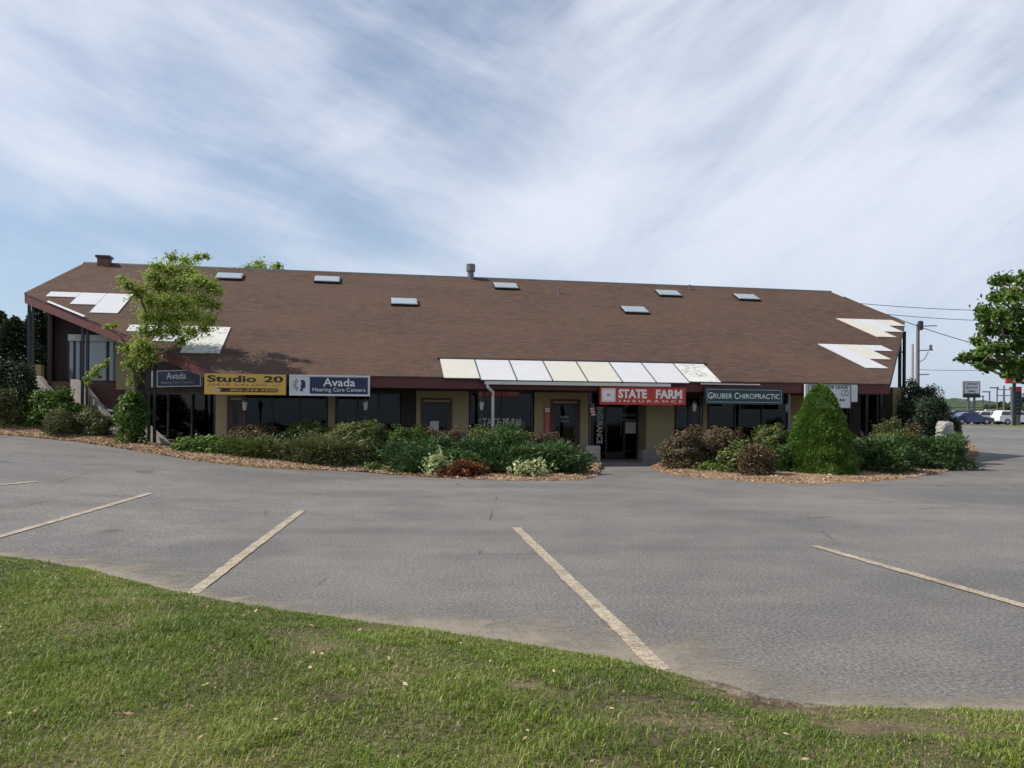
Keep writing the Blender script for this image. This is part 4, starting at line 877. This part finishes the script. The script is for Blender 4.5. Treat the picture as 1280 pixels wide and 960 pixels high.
S('shrub', 'brown purple shrub below the left end of the green sign', 'shrub', 868, 938, 535, 573, 'brown', 24.3, ryf=.6, group=g1)
S('shrub', 'small yellow green shrub on open mulch', 'shrub', 862, 895, 568, 589, 'broad', None, .8, group=g1)
S('shrub', 'yellow green shrub behind the twiggy brown shrub', 'shrub', 898, 950, 551, 588, 'broad', 22.4, group=g1, mats='l_box')
S('shrub', 'twiggy brown shrub standing alone near the bed edge', 'shrub', 924, 967, 551, 597, 'olive', 21.5, .8, group=g1, mats='l_brown')
S('hedge', 'clipped rounded hedge left of the conical spruce', 'hedge', 943, 996, 530, 575, 'box', 23.9, 1.1, group='clipped hedges')
S('juniper', 'low juniper at the left foot of the conical spruce', 'juniper', 950, 1000, 558, 592, 'juniper', 22.6, group='spreading junipers')
S('juniper', 'wide juniper right of the conical spruce', 'juniper', 1052, 1146, 546, 595, 'juniper', 23.4, ryf=.7, group='spreading junipers')
S('juniper', 'wide juniper running to the right end of the bed', 'juniper', 1118, 1216, 547, 589, 'juniper', 25.4, ryf=.55, group='spreading junipers')
S('shrub', 'yellow green shrub tops behind the wide junipers', 'shrub', 1064, 1150, 541, 580, 'box', 25.0, ryf=.5, group=g1)
S('shrub', 'rounded tan green shrub in front of the right stair', 'shrub', 1090, 1137, 526, 562, 'olive', 26.3, 1.2, group=g1)
S('shrub', 'small tan shrub next to the large dark evergreen', 'shrub', 1128, 1161, 533, 562, 'brown', 26.6, group=g1)
S('shrub', 'large dark evergreen shrub left of the pale stones', 'shrub', 1127, 1189, 497, 570, 'dark', 28.6, 1.2, group=g1)
S('shrub', 'dark bushy evergreen top behind the large dark shrub', 'shrub', 1126, 1173, 478, 560, 'dark', 31.5, 1.0, group=g1)
S('shrub', 'narrow dark shrub right of the pale stones', 'shrub', 1183, 1201, 524, 570, 'dark', 31.5, 1.0, group=g1, mats='l_box')
for k, (x0, x1, yt, yb) in enumerate(((445, 475, 570, 580), (455, 478, 578, 590), (868, 905, 578, 592))):
    S('ground_plant', ('low tuft of green leaves on the mulch gap between hedge and juniper', 'small weedy tuft at the edge of the mulch gap', 'small weedy tuft on the mulch right of the entrance')[k], 'plant', x0, x1, yt, yb, 'broad', None, .35)
# conical dwarf spruce
def cone_spruce():
    px, yb, yt = 1026, 590, 479; Y = 22.6; X, _, zt = at(px, yt, Y); zb = hf(X, Y) + .03; h = zt - zb; R_ = 48 * Y / F; n = 46000; r = np.random.default_rng(5)
    t = 1 - (r.random(n)) ** .62; t = np.where(r.random(n) < .12, r.random(n), t); a = r.uniform(0, 2 * math.pi, n)
    d = np.stack([np.cos(a), np.sin(a), t * 3.0], 1); prof = np.clip((1 - t) ** .54 * (1 - .10 * np.exp(-(t / .06))), 0.02, 1)
    k = prof * (1 + .16 * lumps(d, 4, 12, 6.0) + .16 * lumps(d, 8, 12, 15.0)) * (.72 + .28 * r.random(n) ** .5)
    P = np.stack([np.cos(a) * R_ * k, np.sin(a) * R_ * k, t * h], 1) + r.normal(size=(n, 3)) * .015
    T = unit(np.stack([np.cos(a), np.sin(a), np.full(n, .75)], 1) + r.normal(size=(n, 3)) * .45); N_ = unit(np.cross(T, r.normal(size=(n, 3))))
    e = empty('conical_spruce', (X, Y, zb - .03)); tag(e, 'dense conical dwarf spruce standing before the lease sign', 'tree')
    leaf_mesh('crown', P, N_, .068 * r.uniform(.7, 1.3, n), .34, np.clip(.45 + .5 * lumps(d, 21, 8, 7.0) + r.normal(size=n) * .17, 0, 1), 'l_spruce', e, T=T)
    MB().tube([(0, 0, -.02), (0, 0, h * .5), (0, 0, h * .95)], [.07, .05, .01], 7).build('trunk', 'bark', e)
cone_spruce()
# broadleaf trees: clumps given as (x, y, z, radius)
def tree(name, label, base, clumps, leaf_len, m, trunk_r, fork, per=150, group=None, asp=.6, flat=.75, seed=1, limbs=True):
    r = np.random.default_rng(seed); e = empty(name, base); tag(e, label, 'tree', group); base = np.array(base); tr = MB()
    fk = np.array(fork) - base; j = lambda s: r.normal(size=3) * s
    tr.tube([(0, 0, -.1), tuple(fk * .35 + j(trunk_r * .6)), tuple(fk * .7 + j(trunk_r * .6)), tuple(fk)], [trunk_r * 1.35, trunk_r, trunk_r * .85, trunk_r * .7], 9)
    Ps, Ns, Ts = [], [], []; mxd = max(np.linalg.norm(np.array(o_[:3]) - base - fk) for o_ in clumps)
    for (x, y, z, rad) in clumps:
        c = np.array((x, y, z)) - base
        if limbs:
            dist = np.linalg.norm(c - fk); cand = [(np.linalg.norm(np.array(o_[:3]) - base - c) + .35 * np.linalg.norm(np.array(o_[:3]) - base - fk), i_) for i_, o_ in enumerate(clumps) if np.linalg.norm(np.array(o_[:3]) - base - fk) < dist * .85]
            q = fk if not cand or dist < .9 else np.array(clumps[min(cand)[1]][:3]) - base
            t_ = trunk_r * max(.10, .55 - .42 * dist / mxd); mid = (q + c) / 2 + j(.07 * np.linalg.norm(c - q)); tr.tube([tuple(q), tuple(mid), tuple(c)], [t_, t_ * .75, t_ * .45], 5)
        n = int(per * (rad / .45) ** 1.7) + 20; d = unit(r.normal(size=(n, 3))); k = np.minimum(np.abs(r.normal(size=n)) * .42 + .25 * r.random(n), 1.25); P = c + d * (k * rad)[:, None] * np.array([1, 1, flat]) * (1 + .3 * lumps(d, int(r.integers(1e6))))[:, None]
        Ps.append(P); Ns.append(unit(d * .6 + r.normal(size=(n, 3)) * .6 + np.array([0, 0, .6]))); Ts.append(np.clip(r.normal(.45 + r.normal() * .12, .2, n), 0, 1))
    tr.build('trunk', 'bark', e, smooth=True)
    P, N_, T_ = np.concatenate(Ps), np.concatenate(Ns), np.concatenate(Ts); leaf_mesh('crown', P, N_, leaf_len * r.uniform(.65, 1.3, len(P)), asp, T_, m, e); return e
TY = 24.7
cl = []
rr = random.Random(4)
for px, py, pr in ((152, 348, 6), (160, 356, 9), (174, 366, 12), (190, 345, 10), (196, 332, 9), (216, 322, 8), (232, 327, 9), (246, 322, 6), (257, 320, 5), (214, 338, 14), (236, 342, 14), (200, 358, 15), (222, 358, 15), (247, 352, 15), (262, 358, 12), (272, 364, 8),
        (188, 376, 14), (208, 378, 16), (230, 378, 15), (252, 376, 15), (269, 382, 9), (184, 396, 13), (202, 398, 15), (222, 398, 15), (243, 396, 14), (262, 400, 10), (180, 413, 10), (198, 415, 12), (218, 413, 13), (238, 415, 11), (256, 411, 8), (176, 428, 9), (160, 434, 9), (186, 436, 10), (172, 444, 11), (190, 448, 8), (142, 407, 5), (133, 409, 4), (168, 462, 6), (164, 480, 5), (227, 427, 7), (163, 500, 6), (170, 472, 6), (160, 455, 7), (178, 456, 7)):
    Y = TY + rr.uniform(-.5, .9) * (1 if py < 425 else .35); p = at(px, py, Y); cl.append((*p, pr * Y / F * 1.6))
bx = at(168, 550, TY); fork = at(171, 437, TY + .1)
tree('small_tree', 'slender light green tree growing through the corner of the roof', (bx[0], TY, hf(bx[0], TY)), cl,   .085, 'l_light', .075, fork, per=470, seed=3, asp=.62)
cl = [(*at(px, py, 26.0 + rr.uniform(-.15, .15)), pr * .030) for px, py, pr in ((133, 452, 5), (128, 458, 6), (121, 462, 6), (116, 468, 7), (108, 474, 6), (112, 480, 5), (124, 470, 4))]
b = at(112, 500, 26.0); b = (b[0], 26.0, hf(b[0], 26.0)); tree('sapling', 'thin leafy sapling reaching over the stair cheek wall', b, cl, .09, 'l_light', .025, at(111, 482, 26.0), per=420, seed=6)
def big_tree(name, label, X, Y, h, crown_r, z0, m, leaf_len, seed, nclump=60, per=150, tr=.28, group=None, spread=1.0, cr=(.16, .30), zb=None):
    r = np.random.default_rng(seed); zb = hf(X, Y) if zb is None else zb; cl = []; cz = zb + (z0 + h) / 2; hz = (h - z0) / 2
    for i in range(nclump):
        d = unit(r.normal(size=(1, 3)))[0]; k = r.random() ** .35 * .92; rad = crown_r * r.uniform(*cr)
        cl.append((X + d[0] * crown_r * k * spread, Y + d[1] * crown_r * k * spread, cz + d[2] * hz * k, rad))
    return tree(name, label, (X, Y, zb), cl, leaf_len, m, tr, (X + r.normal() * .1, Y, zb + z0 + (h - z0) * .25), per, group, seed=seed)
# maple at the right edge
def maple():
    Y0 = 31.0; cl = []; r = random.Random(9)
    for px, py, pr in ((1248, 352, 12), (1262, 350, 14), (1280, 350, 16), (1245, 370, 16), (1265, 370, 20), (1290, 370, 22), (1232, 388, 14), (1250, 392, 20), (1275, 395, 22), (1228, 400, 12), (1238, 412, 17), (1262, 415, 22), (1290, 415, 24), (1250, 432, 18), (1275, 435, 20), (1222, 428, 11), (1230, 440, 14), (1208, 446, 10), (1220, 450, 13), (1240, 452, 15), (1260, 452, 16), (1280, 455, 18), (1235, 463, 9), (1258, 466, 10), (1272, 470, 9), (1202, 447, 6), (1225, 458, 8),
            (1310, 345, 24), (1340, 345, 26), (1370, 350, 26), (1400, 360, 26), (1310, 390, 28), (1345, 385, 30), (1380, 390, 30), (1420, 390, 28), (1310, 435, 28), (1350, 435, 30), (1390, 435, 28), (1430, 425, 26), (1330, 465, 20), (1370, 465, 22), (1410, 460, 20), (1345, 320, 24), (1375, 320, 22)):
        for s in (0, 1):
            Y = Y0 + r.uniform(-2.2, 2.2); p = at(px + r.uniform(-4, 4), py + r.uniform(-4, 4), Y); cl.append((*p, pr * Y / F * .92))
    X = at(1350, 470, Y0)[0]; tree('maple_tree', 'full green maple tree overhanging the driveway', (X, Y0, hf(X, Y0)), cl, .17, 'l_maple', .24, (X, Y0, 3.2), per=170, seed=12, asp=.75)
maple()
# trees beyond the left end and behind the roof
gB = 'trees beyond the building'
def conifer(name, label, X, Y, h, rad, seed, m='l_dark', z0=.6, n=9000, leaf_len=.3):
    r = np.random.default_rng(seed); zb = hf(X, Y); t = 1 - np.sqrt(r.random(n)); a = r.uniform(0, 6.283, n); d = np.stack([np.cos(a), np.sin(a), t * 4], 1)
    k = (1 - t) * (.55 + .45 * r.random(n) ** .5) * (1 + .35 * lumps(d, seed, 10, 6)); P = np.stack([np.cos(a) * rad * k, np.sin(a) * rad * k, z0 + t * (h - z0)], 1)
    T = unit(np.stack([np.cos(a), np.sin(a), np.full(n, .1)], 1) + r.normal(size=(n, 3)) * .4); e = empty(name, (X, Y, zb)); tag(e, label, 'tree', gB)
    leaf_mesh('crown', P, unit(np.cross(T, r.normal(size=(n, 3)))), leaf_len * r.uniform(.7, 1.3, n), .4, np.clip(r.normal(.45, .22, n), 0, 1), m, e, T=T); MB().tube([(0, 0, -.1), (0, 0, h * .5), (0, 0, h * .97)], [.16, .1, .02], 7).build('trunk', 'bark', e)
for k, (px, Y, yt, rad, m, lab) in enumerate(((18, 41, 394, 2.4, 'l_dark', 'dark conifer just outside the outermost pair of black posts'), (47, 43, 380, 2.3, 'l_dark', 'dark conifer seen between the outermost black posts and the maroon post'), (2, 47, 388, 2.4, 'l_back', 'mid green conifer behind the rounded evergreen shrub'), (62, 48, 385, 2.6, 'l_back', 'mid green conifer hidden behind the maroon post'), (-30, 44, 400, 3.0, 'l_dark', 'dark conifer standing farthest from the building beyond the rounded evergreen'))):
    X, _, zt = at(px, yt, Y); conifer('conifer_tree', lab, X, Y, zt - hf(X, Y), rad, 50 + k, m)
for px, Y, yt, s in ((331, 50, 320, 31), ):
    X, _, zt = at(px, yt, Y); big_tree('tall_tree', 'leafy treetop showing above the roof ridge', X, Y, zt - hf(X, Y), 2.2, 5.5, 'l_light', .16, s, 46, 110, .2, gB)
for k, (px, Y, yt, rad) in enumerate(((-60, 66, 412, 4.5), (5, 80, 404, 5), (40, 84, 402, 5))):
    X, _, zt = at(px, yt, Y); big_tree('woodland_tree', ('broad woodland tree behind the conifer farthest from the building', 'broad woodland tree rising between the dark conifers', 'broad woodland tree behind the outermost black posts')[k], X, Y, zt - hf(X, Y), rad, 1.5, 'l_back', .4, 70 + k, 40, 90, .3, gB)
# far right trees by the dealership
for k, (px, Y, yt, rad) in enumerate(((1262, 165, 499, 4.2), (1234, 190, 505, 2.4), (1285, 150, 496, 4.5), (1222, 260, 513, 5))):
    X, _, zt = at(px, yt, Y); big_tree('roadside_tree', ('rounded roadside tree beside the utility pole at the dealership', 'small roadside tree between the lamp posts', 'rounded roadside tree behind the price sign', 'low roadside tree below the dealership sign')[k], X, Y, zt - hf(X, Y), rad, .6, 'l_back', .55, 90 + k, 30, 60, .25, gB)

# ================================================================== RIGHT-HAND ROADSIDE
# pale stones by the end of the bed
for k, (px, py, w_, d_, h_, lab) in enumerate(((1178, 556, .28, .3, .45, 'lowest rough pale stone at the end of the planting bed'), (1179, 542, .27, .26, .40, 'middle rough pale stone stacked in the planting bed'), (1181, 532, .25, .24, .62, 'top rough pale stone of the stack in the planting bed'))):
    Y = 27.2; X, _, z = at(px, py, Y); r = np.random.default_rng(k + 3); zb = hf(X, Y) + (-.05, .54, 1.04)[k]; hh = (.62, .52, .47)[k]
    n = 14; rings = []; mb = MB(); vs = []; fs = []
    for i in range(7):
        for j in range(n):
            a = 2 * math.pi * j / n; q = (math.sin(math.pi * (i + .5) / 7)) ** .14; vs.append((w_ * q * (abs(math.cos(a)) ** .3) * math.copysign(1, math.cos(a)) * .85 * (1 + r.normal() * .09), d_ * q * (abs(math.sin(a)) ** .3) * math.copysign(1, math.sin(a)) * (1 + r.normal() * .09), hh * i / 6 + r.normal() * .02))
    for i in range(6):
        for j in range(n): fs.append((i * n + j, i * n + (j + 1) % n, (i + 1) * n + (j + 1) % n, (i + 1) * n + j))
    fs += [tuple(range(n))[::-1], tuple(6 * n + j for j in range(n))]; mb.add(vs, fs); o = mb.build('stone', 'stone'); o.location = (X, Y, zb); tag(o, lab, 'stone', 'pale stones at the end of the bed')
def pole(name, label, px, ytop, Y, r0, m, arms=(), group=None, extra=None, top_r=.75):
    X, _, zt = at(px, ytop, Y); zb = hf(X, Y); e = empty(name, (X, Y, zb)); tag(e, label, 'pole', group); h = zt - zb
    MB().lathe([(r0, -.2), (r0 * .9, h * .5), (r0 * top_r, h)], n=8).build('shaft', m, e, smooth=False)
    for dz, l in arms: MB().box(-l, l, -.06, .06, h - dz - .06, h - dz + .06).build('crossarm', m, e)
    if extra: extra(e, h)
    return e, (X, Y, zb + h)
def gear(e, h):
    MB().lathe([(.05, 0), (.22, .04), (.22, .7), (.1, .78)], (0.05, -.3, h - .55)).build('cap_gear', 'black_steel', e)
    for dz, l in ((.2, 1.5), (2.2, 1.2), (4.2, .9)):
        MB().tube([(0, -.12, h - dz), (l, -.12, h - dz + .05)], .04, 5).build('arm', 'black_steel', e)
    MB().lathe([(.04, 0), (.12, .05), (.12, .4), (.04, .45)], (1.0, -.12, h - 2.15)).build('insulator', 'galv', e); MB().tube([(0, -.12, h - 3.2), (.5, -.12, h - 2.9), (.8, -.12, h - 2.3)], .03, 5).build('brace', 'black_steel', e)
e, ptop = pole('utility_pole', 'grey wooden utility pole rising behind the right end of the roof', 1147.5, 405, 66, .17, 'pole_wood', extra=gear)
pole('pale_pole', 'pale shorter pole standing beside the grey utility pole', 1140.5, 430, 70, .15, 'pale_steel', group=None)
def cross(e, h):
    MB().lathe([(.05, 0), (.1, .02), (.1, .3)], (-.9, 0, h - .5)).build('insulator', 'galv', e); MB().lathe([(.05, 0), (.1, .02), (.1, .3)], (.9, 0, h - .5)).build('insulator', 'galv', e)
pole('utility_pole', 'distant utility pole with two crossarms beyond the dealership lamp posts', 1255, 482, 120, .16, 'pole_wood', ((.6, 1.1), (1.5, .9)), extra=cross)
# overhead wires
def wire(label, p, q, sag, rad=.022):
    p, q = np.array(p), np.array(q); pts = [tuple(p + (q - p) * t - np.array([0, 0, sag * 4 * t * (1 - t)])) for t in np.linspace(0, 1, 22)]
    mid = (p + q) / 2; o = MB().tube(pts, rad, 4).build('overhead_wire', 'rubber'); tag(o, label, 'wire', 'overhead wires')
wire('upper overhead wire running from behind the roof to the right', at(1040, 376, 60), at(1420, 384, 64), .5); wire('middle overhead wire just above the utility pole top', at(1080, 390, 62), at(1420, 397, 66), .5)
wire('service wire sloping down from the roof end past the utility pole', at(1055, 371, 41), at(1420, 455, 52), 1.0, .02)
wire('low far wire crossing behind the dealership sign', at(1150, 508, 120), at(1440, 488, 120), 1.0, .04); wire('faint far wire above the dealership sign', at(1150, 462, 110), at(1440, 440, 118), 1.0, .03)
# dealership sign
Y = 112.0
def board_sign(name, label, px0, px1, py0, py1, Y, m, frame, legs, th=.3, leg_m='galv'):
    p = at((px0 + px1) / 2, py1, Y); w = (px1 - px0) * Y / F; h = (py1 - py0) * Y / F; zb = hf(p[0], Y); e = empty(name, (p[0], Y, zb)); tag(e, label, 'sign', 'roadside signs'); b = p[2] - zb
    MB().box(-w / 2, w / 2, -th / 2, th / 2, b, b + h).build('board', m, e)
    if frame:
        t = .05 * w; f = MB(); y0, y1 = -th / 2 - .03, th / 2 + .03; f.box(-w / 2 - t, w / 2 + t, y0, y1, b + h, b + h + t); f.box(-w / 2 - t, w / 2 + t, y0, y1, b - t, b); f.box(-w / 2 - t, -w / 2, y0, y1, b, b + h); f.box(w / 2, w / 2 + t, y0, y1, b, b + h); f.build('frame', frame, e)
    for lx in legs: MB().box(lx * w - .12, lx * w + .12, -.12, .12, -.1, b - (.05 * w if frame else 0) - .002).build('leg', leg_m, e)
    return e, w, h, b, -th / 2
e, w, h, b, y = board_sign('dealership_sign', 'tall white dealership sign on two legs with a black base strip', 1205, 1223.5, 477.5, 491.5, Y, 'white_sign', 'galv', (-.2, .2))
letters('CHEVROLET', 0, b + .82 * h, .78 * w, .16 * h, y - .04, 'letter_black', e, .01); letters('BUICK', 0, b + .50 * h, .78 * w, .17 * h, y - .04, 'letter_black', e, .01); letters('GMC', 0, b + .18 * h, .6 * w, .17 * h, y - .04, 'letter_black', e, .01)
MB().box(-w / 2 - .1, w / 2 + .1, y - .02, -y + .02, b - .62, b - .12).build('base_strip', 'letter_black', e); MB().box(-.2 * w + .121, .2 * w - .121, -.06, .06, b - 1.6, b - 1.45).build('crossbar', 'galv', e)
e, w, h, b, y = board_sign('used_cars_sign', 'red used cars and trucks sign half hidden by the maple leaves', 1257, 1306, 465, 479.5, 84, 'red_sign', None, (-.28, .42), leg_m='black_steel')
letters('USED CARS', .0, b + .70 * h, .86 * w, .34 * h, y - .02, 'panel_cream', e, .03); letters('& TRUCKS', .02 * w, b + .27 * h, .70 * w, .34 * h, y - .02, 'panel_cream', e, .03)
MB().box(-w / 2, -w / 2 + .3 * w, y, -y, b + h + .02, b + h + .3).build('top_board', 'panel_cream', e)
e, w, h, b, y = board_sign('price_sign', 'tall dark price sign with a red top strip below the red sign', 1264.5, 1275, 484, 519, 86, 'navy', 'galv', ())
MB().box(-.48 * w, .48 * w, y - .05, y - .031, b + .84 * h, b + .98 * h).build('red_strip', 'red_sign', e)
for k in range(5): MB().box(-.3 * w, .3 * w, y - .045, y - .031, b + (.12 + .14 * k) * h, b + (.145 + .14 * k) * h).build('price_row', 'galv', e)
MB().box(-w / 2, w / 2, -.1, .1, -.1, b - .06 * w).build('base', 'concrete_dark', e)
e, w, h, b, y = board_sign('small_sign', 'small cream sign on short legs between the lamp posts', 1231.5, 1246, 511.5, 517.8, 104, 'panel_cream', None, (-.3, .3)); MB().box(-.36 * w, .38 * w, y - .03, y - .011, b + .25 * h, b + .75 * h).build('panel', 'dark_wood', e)
for px, yt, lab in ((1228.8, 495.5, 'shortest dealership lamp post beside the white sign'), (1237, 490, 'middle dealership lamp post with flat head'), (1246.5, 485, 'tallest dealership lamp post with flat head')):
    def head(e, h): MB().box(-1.0, .1, -.12, .12, h - .05, h + .1).build('lamp_head', 'galv', e)
    e, _ = pole('lamp_post', lab, px, yt, 108 if px > 1245 else 115, .10, 'galv', group='dealership lamp posts', extra=head); e['category'] = 'lamp post'
# parked vehicles
def paint(name, c): return plain(name, c, .25, .03, 2, 0, coat=.8)
def car(label, cat, px, Y, L, prof_kind, c, flip, group='vehicles parked at the dealership', rz_=0):
    X = at(px, 525, Y)[0]; zb = hf(X, Y) + .0; e = empty('parked_' + cat, (X, Y, zb), rz_); tag(e, label, cat, group); s = -1 if flip else 1; m = paint('paint_' + cat + str(int(px)), c)
    low = {'suv': [(-.5, .45), (-.5, .95), (-.48, 1.05), (.22, 1.02), (.46, .92), (.5, .78), (.5, .42), (.4, .30), (-.42, .30)], 'sedan': [(-.5, .42), (-.49, .88), (-.3, .95), (.2, .92), (.46, .78), (.5, .65), (.5, .38), (.4, .26), (-.42, .26)],
           'truck': [(-.5, .6), (-.5, 1.12), (-.02, 1.12), (.2, 1.15), (.47, 1.08), (.5, .9), (.5, .55), (.4, .45), (-.42, .45)]}[prof_kind]
    top = {'suv': [(-.47, 1.02), (-.42, 1.58), (-.36, 1.66), (.04, 1.66), (.10, 1.62), (.25, 1.0)], 'sedan': [(-.36, .92), (-.22, 1.36), (-.05, 1.43), (.06, 1.40), (.24, .9)], 'truck': [(-.06, 1.1), (-.03, 1.75), (.0, 1.82), (.14, 1.8), (.25, 1.13)]}[prof_kind]
    W = .92
    MB().prism([(s * a * L, -W, z) for a, z in low], (0, 2 * W, 0)).build('body', m, e)
    cab = MB(); n = len(top); zt = max(z for _, z in top); z0 = min(z for _, z in top); ins = lambda z: W - .06 - .16 * (z - z0) / (zt - z0)
    cab.add([(s * a * L, -ins(z), z) for a, z in top] + [(s * a * L, ins(z), z) for a, z in top], [tuple(range(n))[::-1], tuple(range(n, 2 * n))] + [(i, (i + 1) % n, n + (i + 1) % n, n + i) for i in range(n)]); cb = cab.build('cabin', m, e)
    xs = sorted(a for a, _ in top); xa, xb = xs[0], xs[-1]; zw0, zw1 = z0 + .10, zt - .16
    def edge_x(z, side):
        pts = top if side < 0 else top[::-1]
        for (a0, y0), (a1, y1) in zip(pts, pts[1:]):
            if min(y0, y1) <= z <= max(y0, y1) and abs(y1 - y0) > .05: return a0 + (a1 - a0) * (z - y0) / (y1 - y0)
        return pts[0][0]
    l0, l1, r0, r1 = edge_x(zw0, -1) + .02, edge_x(zw1, -1) + .02, edge_x(zw0, 1) - .02, edge_x(zw1, 1) - .02
    segs = [(0, .47), (.52, 1)] if prof_kind != 'truck' else [(0, 1)]
    for sy in (-1, 1):
        for t0, t1 in segs:
            q = [(l0 + (r0 - l0) * t0, zw0), (l0 + (r0 - l0) * t1, zw0), (l1 + (r1 - l1) * t1, zw1), (l1 + (r1 - l1) * t0, zw1)]
            MB().prism([(s * a * L, sy * (ins(z) - .005), z) for a, z in q], (0, sy * .02, 0)).build('side_window', 'car_glass', cb)
    fx = [(top[-1], top[-2])]; (a0, y0), (a1, y1) = top[-1], top[-2]
    q = [(a0 + (a1 - a0) * t, y0 + (y1 - y0) * t) for t in (.15, .88)]; MB().add([(s * (q[0][0] * L + .02), -ins(q[0][1]) + .08, q[0][1]), (s * (q[0][0] * L + .02), ins(q[0][1]) - .08, q[0][1]), (s * (q[1][0] * L + .02), ins(q[1][1]) - .08, q[1][1]), (s * (q[1][0] * L + .02), -ins(q[1][1]) + .08, q[1][1])], [(0, 1, 2, 3)]).build('windscreen', 'car_glass', cb)
    wr = .34 if prof_kind != 'truck' else .4
    for ax in (-.30, .31):
        for sy in (-1, 1):
            wv = MB().tube([(s * ax * L, sy * (W - .2), wr), (s * ax * L, sy * (W + .015), wr)], wr, 14).build('wheel', 'rubber', e); MB().tube([(s * ax * L, sy * (W + .0155), wr), (s * ax * L, sy * (W + .03), wr)], wr * .6, 10).build('rim', 'chrome', wv)
    for sy in (-1, 1): MB().box(min(s * .497 * L, s * .505 * L), max(s * .497 * L, s * .505 * L), sy * .7 - .15, sy * .7 + .15, low[5][1] - .02, low[5][1] + .12).build('headlight', 'lantern_glass', e)
    return e
car('white sport utility vehicle parked beyond the driveway grass', 'car', 1268, 93, 4.5, 'suv', (.75, .76, .78), False)
car('blue sedan parked nearest the end of the planting bed', 'car', 1212, 92, 4.6, 'sedan', (.02, .045, .14), False)
car('silver white hatchback parked behind the blue sedan', 'car', 1228, 100, 4.3, 'suv', (.62, .64, .66), True)
car('brown pickup truck parked left of the white sport utility vehicle', 'truck', 1243, 104, 5.2, 'truck', (.08, .055, .045), True)
car('dark blue pickup truck half hidden behind the white sport utility vehicle', 'truck', 1254, 110, 5.2, 'truck', (.02, .03, .10), False)
car('black van parked behind the blue sedan', 'van', 1209, 101, 5.0, 'suv', (.012, .012, .015), False)
